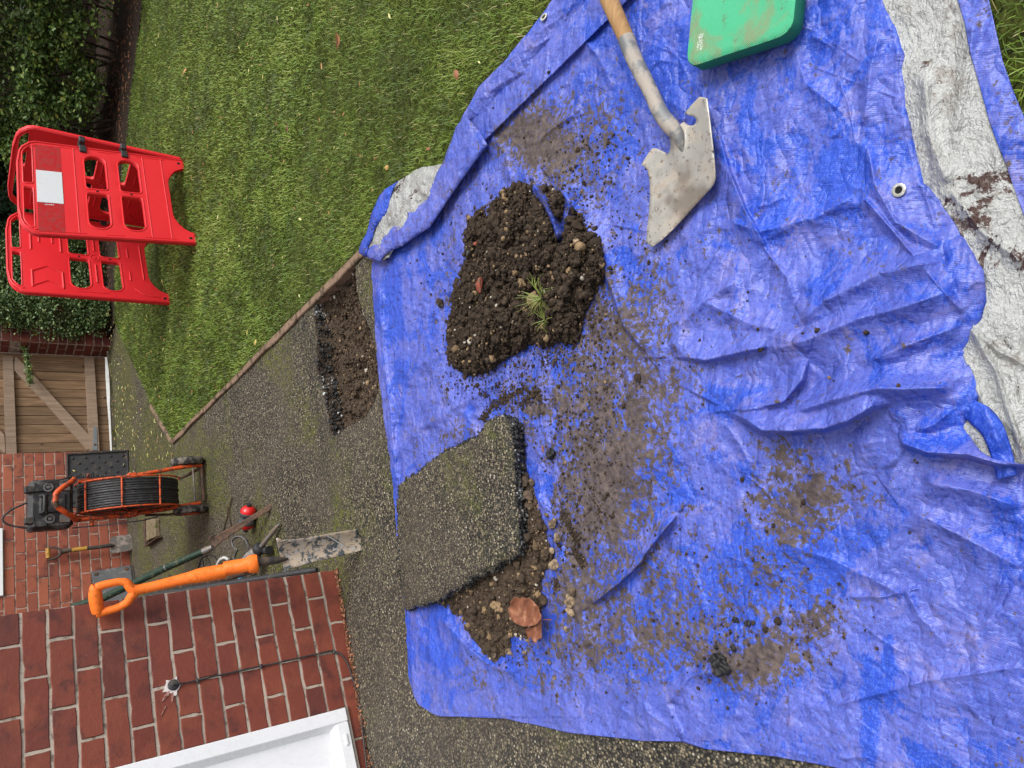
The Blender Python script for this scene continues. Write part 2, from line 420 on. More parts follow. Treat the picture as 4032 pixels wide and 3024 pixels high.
def silver():
    m = M('tarp_silver', .38, .5, .35)
    c = m.mix(m.noise(12, 6, .7), (.31, .315, .305), (.50, .51, .50))
    d = m.noise(6, 8, .75, dist=.4); c = m.mix(m.ss(d, .575, .60), c, (.06, .03, .025)); d2 = m.noise(20, 6, .75); c = m.mix(m.ss(d2, .52, .64, 0, .6), c, (.20, .165, .14))
    m.col(c)
    cr = m.math('ABSOLUTE', m.math('SUBTRACT', m.noise(14, 4, .6, m.vec((1, 1.6, 1), (0, 0, .5)), .3), .5))
    m.bump(cr, .7, .04).bump(m.noise(110, 4, .75), .8, .006).bump(m.vor(28), .3, .01); return m.m
SILVER = silver()

def brickm(name, cols, wet=.5):
    m = M(name, .62, .35); r = m.attr('rnd')
    c = m.ramp(r, [(i / (len(cols) - 1), q) for i, q in enumerate(cols)])
    p = m.noise(11, 5, .65); c = m.mix(m.ss(p, .5, .68, 0, .62), c, (.045, .018, .018)); p2 = m.noise(7, 5, .6, m.vec((1, 1, 1), (1, 0, 0)))
    c = m.mix(m.ss(p2, .52, .7, 0, .35), c, (.27, .075, .035))
    m.col(c); m.bump(m.noise(170, 4, .6), .35, .002).bump(m.noise(30, 4), .5, .004); return m.m
BRICK = brickm('brick_near', [(.14, .032, .021), (.175, .041, .025), (.105, .028, .022), (.195, .047, .027), (.15, .036, .023)])
BRICK2 = brickm('brick_back', [(.22, .058, .035), (.28, .078, .043), (.20, .055, .035), (.32, .095, .05), (.245, .064, .038)])
MORTAR = plain('mortar', (.39, .33, .27), .9, .2, dirt=(.16, .13, .10), dsc=25, damt=.42, bsc=200, bst=.6)
MORTAR2 = plain('mortar_back', (.36, .28, .23), .9, .2, dirt=(.14, .10, .085), dsc=20, damt=.45, bsc=150, bst=.5)
UPVC = plain('white_upvc', (.72, .73, .75), .25, .5, var=.03, dirt=(.66, .67, .66), dsc=30, damt=.36, bst=0)
GASK = plain('grey_bead', (.35, .36, .36), .5, bst=0)
BLACKP = plain('black_plastic', (.022, .022, .025), .5, .45, dirt=(.07, .06, .05), dsc=25, damt=.42, bst=.2)
BLACKCASE = plain('case_plastic', (.022, .022, .025), .42, .5, dirt=(.10, .095, .09), dsc=18, damt=.44, bst=.2)
RUBBER = plain('tyre_rubber', (.02, .02, .02), .8, .25, dirt=(.16, .14, .12), dsc=30, damt=.48, bst=.4)
def red_plastic():
    m = M('red_plastic', .42, .45); c = m.mix(m.noise(4, 4), (.62, .014, .022), (.76, .026, .036))
    g = m.noise(17, 7, .75); c = m.mix(m.ss(g, .63, .72, 0, .6), c, (.16, .04, .035)); g2 = m.noise(60, 5, .8, m.vec((1, 1, .3))); c = m.mix(m.ss(g2, .70, .76, 0, .5), c, (.8, .35, .33))
    m.col(c).bump(m.noise(70, 3), .1, .002); return m.m
REDP = red_plastic()
REDSTICK = plain('red_reflective', (.42, .008, .012), .35, .5, var=.1, dirt=(.3, .02, .02), dsc=40, damt=.45, bst=0)
WHITESTICK = plain('white_reflective', (.62, .64, .68), .4, .5, var=.05, dirt=(.50, .50, .52), dsc=40, damt=.34, bst=.05)
ORFRAME = plain('orange_frame_paint', (.62, .085, .018), .45, .45, dirt=(.13, .05, .03), dsc=35, damt=.46, bst=.2)
ORSPADE = plain('orange_sleeve', (.86, .17, .014), .5, .4, var=.12, dirt=(.50, .11, .02), dsc=60, damt=.39, bst=.3)
STEEL = plain('grey_steel', (.20, .195, .19), .5, .5, .5, dirt=(.20, .15, .11), dsc=40, damt=.48, bst=.3)
DKSTEEL = plain('dark_steel', (.05, .048, .045), .55, .45, .4, dirt=(.12, .085, .06), dsc=30, damt=.46, bst=.4)
RUST = plain('rusty_steel', (.06, .04, .03), .7, .35, .2, dirt=(.12, .07, .045), dsc=30, damt=.5, bst=.5)
GREENT = plain('green_handle', (.008, .028, .017), .5, .4, dirt=(.09, .10, .06), dsc=30, damt=.42, bst=.3)
YELLOW = plain('yellow_grip', (.42, .22, .035), .6, .35, dirt=(.18, .11, .05), dsc=40, damt=.45, bst=.3)
CONC = plain('edging_concrete', (.23, .155, .11), .9, .2, dirt=(.08, .06, .04), dsc=14, damt=.45, bst=.6)
STONEPALE = plain('pale_stone', (.30, .22, .14), .85, .25, dirt=(.09, .065, .045), dsc=55, damt=.50, bst=.6)
STONEBROWN = plain('brown_stone', (.15, .105, .07), .85, .25, dirt=(.07, .05, .035), dsc=55, damt=.50, bst=.6)
STONEDARK = plain('dark_stone', (.05, .05, .052), .6, .4, dirt=(.12, .10, .08), dsc=60, damt=.45, bst=.5)
BRICKBIT = plain('brick_chip', (.30, .06, .035), .8, .25, dirt=(.14, .09, .06), dsc=60, damt=.46, bst=.5)
CABLE = plain('cable_rubber', (.025, .026, .028), .45, .45, dirt=(.07, .065, .06), dsc=40, damt=.4, bst=0)
CABLEG = plain('cable_grey', (.13, .135, .14), .45, .45, bst=0)
def wood(name, a, b, d, rot=(0, 0, 0), stretch=(14, 14, 1.2), kn=True):
    m = M(name, .75, .25); v = m.vec(stretch, rot); g = m.noise(3, 6, .65, v, .6); c = m.ramp(g, [(.25, a), (.5, b), (.75, d)])
    r = m.attr('rnd'); c = m.mix(1., c, m.ramp(r, [(0, (.72, .72, .72)), (1, (1.25, 1.2, 1.15))]), 'MULTIPLY')
    if kn:
        k = m.vor(5.5, v=m.vec((1, 1, .75))); c = m.mix(m.ss(k, .05, .12, .85, 0), c, (.03, .018, .012))
    m.col(c).bump(g, .25, .004); return m.m
GATEB = wood('gate_boards', (.10, .062, .036), (.19, .12, .07), (.30, .20, .12))
GATEL = wood('gate_rails', (.17, .125, .09), (.26, .19, .14), (.36, .27, .205), kn=True)
ASH = wood('ash_handle', (.30, .16, .065), (.46, .27, .12), (.58, .38, .19), rot=(0, 0, .95), stretch=(3, 40, 10), kn=False)
PAINTW = plain('flaking_white_paint', (.75, .75, .74), .6, .3, dirt=(.35, .3, .25), dsc=22, damt=.34, bst=.4)
def leafm(name, stops, rough=.4, trans=0):
    m = M(name, rough, .4); r = m.attr('rnd'); c = m.ramp(r, stops); m.col(c); return m.m
HEDGE = leafm('hedge_leaf', [(0, (.030, .065, .014)), (.5, (.080, .140, .028)), (.85, (.15, .23, .045)), (.97, (.24, .29, .06)), (1, (.36, .34, .07))])
LAUREL = leafm('laurel_leaf', [(0, (.02, .05, .025)), (.6, (.045, .095, .05)), (1, (.10, .17, .10))], .3)
BOX = leafm('small_leaf', [(0, (.035, .07, .022)), (.5, (.09, .155, .05)), (.85, (.18, .25, .10)), (.95, (.14, .16, .03)), (1, (.2, .2, .05))])
GRASS = leafm('grass_blade', [(0, (.040, .062, .006)), (.38, (.095, .165, .012)), (.72, (.19, .27, .03)), (.93, (.25, .28, .06)), (1, (.40, .33, .14))], .5)
TUFT = leafm('tuft_blade', [(0, (.09, .12, .015)), (.7, (.20, .25, .05)), (1, (.36, .33, .10))], .5)
LITTER = leafm('leaf_litter', [(0, (.13, .05, .03)), (.45, (.30, .12, .055)), (.6, (.42, .21, .09)), (.75, (.42, .38, .09)), (1, (.6, .58, .28))], .6)
TWIGM = plain('twig_bark', (.06, .04, .028), .85, .2)

# ================================================================== THE SETTING
AW = R(-146.9); WD = np.array([math.cos(AW), math.sin(AW), 0]); WN = np.array([-WD[1], WD[0], 0.])  # along both house walls; towards the garden
if WN[1] > 0: WN = -WN
CORN = np.array([-.821, 2.922, 0]); BW0 = np.array([-.841, 7.477, 0])
def path_z(x, y):
    t = (x - CORN[0]) * WD[0] + (y - CORN[1]) * WD[1]; d = (x - CORN[0]) * WN[0] + (y - CORN[1]) * WN[1]
    return np.clip(t, 0, 1.6) * .05 * (1 - smooth(.12, .5, d)) + .004 * (fbm(x * 1.7 + 5, y * 1.7) - .5)
# trench outline (photo points -> ground)
c3 = crop(1150, 900, 1250 / 2212)
tr_d = [(530, 120), (480, 150), (400, 215), (300, 320), (200, 420), (150, 480), (155, 560), (150, 640), (165, 720), (170, 800), (172, 900), (165, 960), (185, 1050), (215, 1120), (225, 1200), (250, 1290), (262, 1400), (272, 1450), (330, 1425), (380, 1385), (450, 1350), (520, 1290), (590, 1150), (600, 1000), (575, 850), (540, 700), (500, 620), (468, 520), (445, 400), (430, 260), (440, 190)]
tr_px = [c3(*p) for p in tr_d]
tr_w = G([p[0] for p in tr_px], [p[1] for p in tr_px])[:, :2]
tr_poly = densify([tuple(p) for p in tr_w], .02, .0035, seed=4)
K0 = np.array([-.492, 5.68]); K1 = np.array([.545, 2.754]); KD = (K1 - K0) / np.linalg.norm(K1 - K0); KN = np.array([-KD[1], KD[0]])   # lawn edge; KN points to the lawn
if KN[0] < 0: KN = -KN
# ground sheet to the horizon, with the trench cut through
V, F = tri_patch([(-60, -60), (60, -60), (60, 60), (-60, 60)], [tr_poly], step=8, jit=.1)
mk('ground', np.column_stack([V, np.full(len(V), -.02)]), F, BEDSOIL)['kind'] = 'structure'
V, F = tri_patch([(-4.5, -1.2), (1.8, -1.2), (1.8, 10.2), (-4.5, 10.2)], [tr_poly], step=.09, jit=.1)
z = path_z(V[:, 0], V[:, 1]); dd = segdist(V[:, 0], V[:, 1], tr_poly + [tr_poly[0]]); z = z - .004 * (dd < .03)
ms_ = np.full(len(V), -.02)
for cx, cy, a_, b_, k_ in ((-.9, 6.3, .9, 1.3, .20), (-.2, 7.7, .7, .5, .24), (-.75, 5.2, .4, .6, .12), (-.9, 3.6, .25, .5, .14), (-.7, 2.95, .15, .2, .16), (.15, 3.7, .5, .25, .05)): ms_ += k_ * np.exp(-((V[:, 0] - cx) / a_) ** 2 - ((V[:, 1] - cy) / b_) ** 2)
mk('tarmac_path', np.column_stack([V, z]), F, TARMAC, smooth_=True, attrs={'mossy': ms_})['kind'] = 'structure'

# trench: broken tarmac rim, then the dug soil
far_chain = [tuple(p) for p in tr_w[4:19]]; edge_k = [tuple(p) for p in tr_w[0:6]]
near_chain = [tuple(p) for p in tr_w[20:29]]
V, F = tri_patch(tr_poly, step=.010, jit=.35, seed=5)
x, y = V[:, 0], V[:, 1]
db = segdist(x, y, tr_poly + [tr_poly[0]]); dn = segdist(x, y, near_chain)
dy_px = PR(np.column_stack([x, y, np.zeros(len(x))]))[1]
soft = smooth(655, 720, dy_px)                       # towards the photo's lower part the near side is a gentle spill
dk_ = segdist(x, y, edge_k); depth = (.060 + .030 * smooth(.0, .05, db)) * smooth(.0, .012, db) * (.45 + .55 * smooth(.02, .16, dk_))
dsoft = .012 + np.clip(dn - .02, 0, 1) * .55
depth = np.where(soft > 0, depth * (1 - soft) + np.minimum(depth, dsoft) * soft, depth)
lump = (fbm(x * 22, y * 22, 4) - .5) * .07 + (ridged(x * 50, y * 50, 2) - .6) * .028
z = path_z(x, y) - depth + lump * smooth(.008, .03, db)
z = np.where(db < 1e-4, path_z(x, y) - .002, np.minimum(z, .012))
trn = empty('trench', (0.15, 3.1, 0), 'narrow dug trench through the tarmac with black broken edge and wet soil inside', 'trench'); 
rim = (db < .012) & (soft < .5)
cF = (rim[F].sum(1) >= 2).astype(int)
mk('trench_bed', np.column_stack([V, z]), F, SUBSOIL, trn, True, {'rnd': np.clip(fbm(x * 40, y * 40, 2), 0, .8)}, mats=[SUBSOIL, BROKEN], midx=cF)
# dark wet patch and lumps in the trench
n = 6500; ii = rng.integers(0, len(V), n); ok = db[ii] > .015
ps = np.column_stack([V[ii], z[ii] + .001])[ok]
sz = rng.lognormal(math.log(.0036), .55, len(ps)).clip(.0015, .013)
V_, F_, a_ = scatter_rocks(ps, sz, None, rng.random(len(ps)) ** 1.1, 4, 1)
mk('loose_soil', V_, F_, SUBSOIL, trn, False, {'rnd': a_})['kind'] = 'stuff'
# broken black tarmac lumps along the far lip
fc = np.array(densify(far_chain, .006, .004, closed=False, seed=9)); n = len(fc) * 9
pp = fc[rng.integers(0, len(fc), n)]; tc_ = np.mean(tr_w, 0); inn = tc_ - pp; inn /= np.linalg.norm(inn, axis=1, keepdims=True); dn_ = rng.random(n); pp = pp + inn * (.004 + .022 * dn_[:, None] ** 2) + rng.normal(0, .004, (n, 2)); pz = -.002 - .062 * dn_
V_, F_, a_ = scatter_rocks(np.column_stack([pp, pz]), rng.lognormal(math.log(.0038), .5, n).clip(.0015, .010), None, np.where(vn(pp[:, 0] * 13 + 3, pp[:, 1] * 13) > .58, rng.uniform(.75, 1, n), rng.uniform(0, .92, n)), 6, 1)
mk('broken_tarmac_edge', V_, F_, LUMP, trn, False, {'rnd': a_})

# lawn sheet
lawn = [tuple(K0), tuple(K1), (1.007, 1.45), (1.167, 1.0), (1.25, .78), (.95, .60), (.67, .53), (.46, .465), (.36, -.6), (6.5, -.6), (6.5, 5.8), (3.6, 7.05), (2.9, 7.40), (2.5, 7.62), (2.15, 7.72), (1.6, 8.0), (1.1, 8.05), (.45, 7.98), (.1, 7.2), (-.28, 6.3)]
lawn_in = lawn
V, F = tri_patch(lawn, step=.06, jit=.3)
dl = segdist(V[:, 0], V[:, 1], lawn + [lawn[0]])
mg = M('lawn_soil', .9, .2); n1 = mg.noise(40, 6, .7); mg.col(mg.ramp(n1, [(.3, (.022, .026, .007)), (.55, (.07, .085, .014)), (.75, (.12, .13, .025))])).bump(n1, .9, .02)
mk('lawn', np.column_stack([V, .010 + .012 * (fbm(V[:, 0] * 2, V[:, 1] * 2) - .5) * smooth(0, .3, dl)]), F, mg.m, smooth_=True)['kind'] = 'structure'
# soil bed under the hedge
bed = [(6.5, 5.8), (3.6, 7.05), (2.9, 7.40), (2.5, 7.62), (2.15, 7.72), (1.6, 8.0), (1.1, 8.05), (.45, 8.0), (.25, 8.35), (.3, 8.9), (.3, 11), (6.5, 11)]
V, F = tri_patch(bed, step=.06, jit=.3, seed=8)
mk('soil_bed', np.column_stack([V, .004 + (.012 + .05 * smooth(0, .5, segdist(V[:, 0], V[:, 1], bed[:8]))) * fbm(V[:, 0] * 3, V[:, 1] * 3) + .012 * fbm(V[:, 0] * 14, V[:, 1] * 14)]), F, BEDSOIL, smooth_=True)['kind'] = 'structure'

# ------------------------------------------------------------------ tarpaulin outline (photo trace)
LX = [(-260, 1290), (-120, 1240), (0, 1194), (57, 1150), (104, 1113), (125, 1096), (190, 1032), (250, 1000), (300, 976), (341, 961), (356, 954), (400, 905), (450, 842), (500, 800), (545, 783), (562, 803), (600, 804), (700, 810), (800, 817), (900, 829), (1000, 843), (1080, 852), (1160, 857), (1162, 862), (1250, 868), (1316, 874), (1320, 876), (1395, 879), (1458, 882), (1500, 893), (1521, 904), (1540, 930), (1547, 945), (1552, 1087), (1561, 1125), (1564, 1149), (1583, 1225), (1597, 1360), (1600, 1375), (1602, 1470), (1618, 1520), (1634, 1670), (1658, 1802), (1700, 1960), (1760, 2110), (1800, 2400)]
RX = [(-260, 1845), (-120, 1872), (0, 1901), (40, 1914), (112, 1937), (165, 1940), (232, 1944), (284, 1954), (344, 1970), (394, 1980), (430, 2020), (466, 2046), (496, 2066), (543, 2083), (582, 2106), (648, 2112), (695, 2100), (740, 2080), (757, 2070), (775, 2078), (800, 2092), (827, 2103), (860, 2096), (880, 2086), (906, 2070), (926, 2068), (950, 2080), (975, 2098), (992, 2126), (1002, 2179), (1012, 2235), (1030, 2320), (1080, 2400), (1400, 2480), (1800, 2560)]
lx = lambda y: np.interp(y, [p[0] for p in LX], [p[1] for p in LX])
rx = lambda y: np.interp(y, [p[0] for p in RX], [p[1] for p in RX])
tarp_out = [(p[1], p[0]) for p in LX] + [(p[1], p[0]) for p in RX[::-1]]
RIDGES = [  # points, height m, half width px, sharpness
 ([(1275, 1308), (1335, 1262), (1385, 1215), (1395, 1195), (1440, 1140), (1465, 1110)], .030, 16, 1), ([(1155, 1060), (1195, 1130), (1215, 1220), (1240, 1310), (1275, 1400)], .012, 9),
 ([(1225, 1200), (1255, 1290), (1275, 1308)], .010, 8),
 ([(1560, 880), (1610, 905), (1646, 930), (1699, 931), (1779, 926), (1833, 908), (1880, 880), (1935, 868)], .062, 46, 1), ([(1700, 895), (1801, 862), (1895, 838), (1949, 840), (2070, 836)], .045, 24, 0),
 ([(1872, 900), (1860, 940), (1862, 985), (1884, 1015)], .036, 75, 1), ([(1884, 1016), (1925, 1004), (1950, 970)], .02, 30, 1), ([(1935, 925), (1950, 958), (2002, 977), (2047, 980), (2092, 982), (2149, 1000), (2230, 1010)], .055, 34, 1),
 ([(1960, 940), (2020, 915), (2065, 880)], .03, 20, 0), ([(1740, 960), (1700, 935), (1660, 890), (1630, 850)], .02, 18),
 ([(1450, 772), (1478, 771), (1526, 778), (1616, 757), (1680, 745)], .035, 34, 1), ([(1600, 885), (1640, 880), (1692, 868), (1733, 820), (1748, 765)], .040, 34, 1), ([(2060, 625), (1960, 660), (1850, 690), (1740, 735), (1640, 765)], .032, 30, 0), ([(2085, 700), (1960, 745), (1850, 790)], .025, 24, 0), ([(1460, 775), (1470, 700), (1520, 650), (1600, 600)], .018, 20),
 ([(1500, 640), (1620, 700), (1700, 715)], .02, 24), ([(1700, 715), (1780, 650), (1900, 590), (2040, 560)], .035, 30),
 ([(1510, 175), (1525, 240), (1540, 300)], .008, 8), ([(1550, 280), (1575, 370), (1610, 455), (1660, 540)], .026, 24, -1),
 ([(1195, 395), (1250, 460), (1290, 540), (1318, 620), (1345, 700), (1400, 770)], .030, 22, 1), ([(1125, 390), (1150, 330), (1175, 290), (1260, 230)], .010, 9), ([(1105, 395), (1090, 330), (1060, 290)], .010, 8),
 ([(1210, 525), (1196, 480), (1176, 435), (1148, 392)], .062, 11), ([(1226, 408), (1228, 450), (1218, 500)], .034, 16), ([(960, 640), (1050, 560)], .010, 10), ([(1000, 700), (945, 770), (880, 800)], .010, 12),
 ([(835, 1010), (900, 930), (1000, 870), (1060, 835), (1100, 790)], .010, 12), ([(960, 850), (1010, 900), (1040, 960)], .008, 8), ([(820, 620), (828, 760), (845, 900), (856, 1040)], .014, 6),
 ([(1470, 1596), (1440, 1520), (1490, 1460), (1600, 1440)], .014, 12), ([(1592, 1460), (1590, 1400), (1585, 1330)], .008, 5), ([(1630, 1550), (1640, 1450), (1660, 1330)], .006, 7),
 ([(1470, 1590), (1400, 1540), (1350, 1440)], .010, 12), ([(2212, 1440), (2000, 1470), (1800, 1525)], .008, 8), ([(1955, 1270), (1985, 1330), (2050, 1400)], .010, 12), ([(2212, 1100), (2100, 1060), (1980, 1040)], .03, 26),
 ([(2212, 1230), (2100, 1170), (1960, 1100)], .02, 22), ([(1660, 1160), (1800, 1210), (1960, 1290)], .012, 16), ([(1870, 300), (1890, 400), (1935, 480), (2040, 540)], .022, 18), ([(1900, 60), (1880, 150), (1865, 280)], .016, 16),
 ([(1700, 60), (1740, 180), (1830, 250)], .015, 20), ([(1560, 470), (1640, 500), (1760, 470), (1850, 420)], .02, 20), ([(1640, 520), (1700, 600), (1720, 660)], .012, 12), ([(1860, 420), (1930, 500), (2030, 620), (2085, 680)], .02, 12),
 ([(1050, 200), (1120, 160), (1200, 150)], .008, 12), ([(1240, 60), (1290, 120), (1330, 200)], .008, 10), ([(950, 1330), (1000, 1390), (1060, 1440), (1120, 1455)], .018, 12), ([(1090, 1556), (1060, 1470), (1010, 1400)], .008, 10)]
for k in range(75):
    r_ = np.random.default_rng(900 + k); cx, cy = r_.uniform(860, 2200), r_.uniform(0, 1640); a = r_.choice([.35, 1.9, 2.5]) + r_.normal(0, .25); L = r_.uniform(60, 260)
    RIDGES.append(([(cx - math.cos(a) * L / 2, cy - math.sin(a) * L / 2), (cx + r_.normal(0, 5), cy + r_.normal(0, 5)), (cx + math.cos(a) * L / 2, cy + math.sin(a) * L / 2)], r_.uniform(.0015, .0035), r_.uniform(1.8, 3.2)))
for k in range(70):
    r_ = np.random.default_rng(100 + k); cx, cy = r_.uniform(860, 2200), r_.uniform(0, 1640); a = r_.uniform(0, 3.14); L = r_.uniform(40, 200)
    p = [(cx + math.cos(a + b) * L * t, cy + math.sin(a + b) * L * t) for t, b in ((-.5, -.15), (0, 0), (.5, r_.uniform(-.3, .3)))]
    RIDGES.append((p, r_.uniform(.002, .0065) * (1.3 if cx > 1500 else .8), r_.uniform(4, 11)))
def on_lawn(X, Y): return ((X - K0[0]) * KN[0] + (Y - K0[1]) * KN[1])
FLATS = [((1430, 330), 150), ((1620, 60), 130)]
def tarp_h(dx, dy):
    """height of the blue sheet above the ground, as a function of where a point lies"""
    sh = np.shape(dx); dx = np.ravel(np.asarray(dx, float)); dy = np.ravel(np.asarray(dy, float))
    g = G(dx, dy); X, Y = g[:, 0], g[:, 1]
    z = .007 + .034 * smooth(-.02, .12, on_lawn(X, Y)) + .05 * np.exp(-(((dx - 1900) / 230) ** 2 + ((dy - 800) / 200) ** 2)) + .035 * smooth(1750, 2000, dx) * (1 - smooth(600, 760, dy)) * .8
    z = z + 0.020 * (fbm(X * 3.6, Y * 3.6, 2) - .42) * (.35 + .65 * smooth(1350, 1650, dx)) + .007 * (ridged(X * 6 + .5 * Y, Y * 7 + 3, 2) - .5) + .0024 * (ridged(X * 34 + 3, Y * 27, 3) - .5) * 1.6
    rd = np.zeros_like(z)
    for poly, h, w_, *asy in RIDGES:
        P = np.array(poly); pad = w_ * 4
        m = (dx > P[:, 0].min() - pad) & (dx < P[:, 0].max() + pad) & (dy > P[:, 1].min() - pad) & (dy < P[:, 1].max() + pad)
        if not m.any(): continue
        d = segdist(dx[m], dy[m], poly); e = np.array(poly)
        tap = np.minimum(np.hypot(dx[m] - e[0, 0], dy[m] - e[0, 1]), np.hypot(dx[m] - e[-1, 0], dy[m] - e[-1, 1]))
        if asy and asy[0]:
            bx, by = np.full(d.shape, 1e9), np.zeros(d.shape)
            for (x0, y0), (x1, y1) in zip(poly[:-1], poly[1:]):
                q = segdist(dx[m], dy[m], [(x0, y0), (x1, y1)]); cr = ((x1 - x0) * (dy[m] - y0) - (y1 - y0) * (dx[m] - x0)) * asy[0]; u = q < bx - 1e-9
                by = np.where(u, cr, by); bx = np.minimum(bx, q)
            prof = np.where(by > 0, np.exp(-(d / (w_ * .14)) ** 1.5), np.exp(-(d / w_) ** 1.5))
        else: prof = np.exp(-(np.abs(d) / w_) ** 1.25)
        rd[m] = np.maximum(rd[m], h * prof * smooth(-1, w_ * 2.2, tap + w_ * .3)) + .35 * np.minimum(rd[m], h * prof)
    for (cx, cy), rr in FLATS:
        rd *= .25 + .75 * smooth(rr * .6, rr * 1.2, np.hypot(dx - cx, dy - cy))
    z = z + rd
    # thins to nothing at its border
    e = np.minimum(dx - lx(dy), 60); z = np.where(e < 8, .005 + (z - .005) * smooth(-2, 8, e) * .6 + (z - .005) * .4 * smooth(0, 8, e), z)
    z = np.where(on_lawn(X, Y) > -.05, np.maximum(z, .028), z)
    return np.maximum(z, .004).reshape(sh)
rows = np.concatenate([np.arange(-200, 0, 6), np.arange(0, 1544, 2.2), np.arange(1544, 1566, .22), np.arange(1566, 1600, 1.1), np.arange(1600, 1604, .1), np.arange(1604, 1662, 1.3), np.arange(1662, 1790, 8)]); nc = 560
U = np.linspace(0, 1, nc)
DY = np.repeat(rows[:, None], nc, 1); a_, b_ = lx(rows), rx(rows)
DX = a_[:, None] + (b_ - a_)[:, None] * U[None]
wob = 2.2 * (fbm(rows / 22, rows * 0 + 3, 3) - .5); DX = DX + wob[:, None] * (1 - smooth(0, 20, DX - a_[:, None])) * 2
ZH = tarp_h(DX, DY); P3 = G(DX, DY, ZH)
# a folded-under lip along the right edge, and a turned-down lip along the left edge
out = G(rx(rows) + 6, rows, 0 * rows) - G(rx(rows), rows, 0 * rows)
hz = ZH[:, -1]; lips = []
for t in (35, 80, 130, 170):
    q = P3[:, -1].copy(); rr = np.minimum(.010, hz * .45)
    q = q + out / (np.linalg.norm(out, axis=1, keepdims=True)) * (rr * math.sin(R(t)))[:, None]; q[:, 2] = hz - rr * (1 - math.cos(R(t))); lips.append(q)
q = lips[-1].copy(); q[:, 2] = np.maximum(.012, hz * .35); q -= out / np.linalg.norm(out, axis=1, keepdims=True) * .035; lips.append(q)
P3 = np.concatenate([P3] + [l[:, None, :] for l in lips], 1)
DXe = np.concatenate([DX] + [DX[:, -1:]] * len(lips), 1); DYe = np.concatenate([DY] + [DY[:, -1:]] * len(lips), 1)
nr, ncc = DXe.shape; idx = np.arange(nr * ncc).reshape(nr, ncc)
F = np.stack([idx[:-1, :-1], idx[1:, :-1], idx[1:, 1:], idx[:-1, 1:]], -1).reshape(-1, 4)
# where mud was trodden in, and how much dried film there is
MUD = [(1330, 920, 110, 150, .55), (1290, 1010, 120, 100, .45), (1150, 870, 80, 50, .5), (1130, 300, 75, 60, .62), (1170, 260, 80, 80, .3), (1270, 1100, 90, 80, .42), (1420, 860, 90, 90, .3), (1630, 1440, 90, 60, .52), (1770, 1350, 90, 80, .45), (1560, 1430, 120, 60, .35), (1680, 1420, 60, 60, .35), (1440, 1380, 120, 80, .25),
       (1790, 1060, 120, 80, .50), (1700, 1130, 110, 80, .42), (1690, 1000, 70, 60, .35), (1290, 1400, 110, 100, .38), (1450, 1290, 200, 130, .24), (1235, 1260, 50, 110, .5), (1340, 1180, 120, 90, .32), (1120, 540, 210, 200, .35), (1400, 320, 260, 200, .22), (1280, 250, 80, 120, .3), (1380, 700, 120, 140, .32), (1440, 620, 40, 90, .2),
       (1690, 700, 200, 120, .12), (1930, 560, 60, 40, .35), (1250, 700, 120, 120, .35), (900, 900, 80, 180, .16), (960, 620, 60, 120, .2), (1600, 1180, 250, 200, .14), (1000, 940, 80, 60, .3), (1130, 1440, 120, 60, .3), (1180, 1500, 200, 40, .05), (1720, 150, 120, 120, .12), (1210, 340, 60, 60, .5)]
mud = np.full(DXe.shape, -.13)
for cx, cy, rx_, ry_, a in MUD: mud += a * np.exp(-(((DXe - cx) / rx_) ** 2 + ((DYe - cy) / ry_) ** 2))
mud = (mud + .16 * np.exp(-(((DXe - 1350) / 420) ** 2 + ((DYe - 950) / 480) ** 2)) + .10 * smooth(1100, 1500, DYe) * (1 - smooth(1480, 1560, DYe)) * (1 - smooth(1800, 2000, DXe))).clip(-.3, .95)
dust = np.full(DXe.shape, .50)
for cx, cy, rx_, ry_, a in [(1130, 200, 140, 120, .10), (1010, 430, 60, 150, .1), (920, 900, 90, 160, .08), (1540, 560, 180, 140, .08), (1750, 800, 250, 200, .07), (2050, 1400, 200, 200, .09), (1300, 1540, 350, 60, .12), (1750, 1210, 130, 60, -.18), (920, 1430, 60, 90, -.04), (1420, 200, 140, 120, -.06), (1650, 500, 80, 80, -.12), (1500, 1320, 160, 120, -.08), (850, 600, 30, 200, -.08), (1780, 330, 150, 150, -.04), (1880, 1530, 18, 100, -.2), (1920, 1420, 14, 60, -.2)]:
    dust += a * np.exp(-(((DXe - cx) / rx_) ** 2 + ((DYe - cy) / ry_) ** 2))
tarp = empty('tarpaulin', (0.2, 1.2, .0), 'large muddy blue tarpaulin with silver underside spread over path and lawn', 'tarpaulin')
o = mk('blue_sheet', P3.reshape(-1, 3), F, TARP, tarp, True, {'mud': mud.ravel(), 'dust': dust.ravel()})
def tz(dx, dy): return float(tarp_h(np.array([dx]), np.array([dy]))[0])
def onT(dx, dy, up=0.):
    z = tz(dx, dy) + up; return G(dx, dy, z)

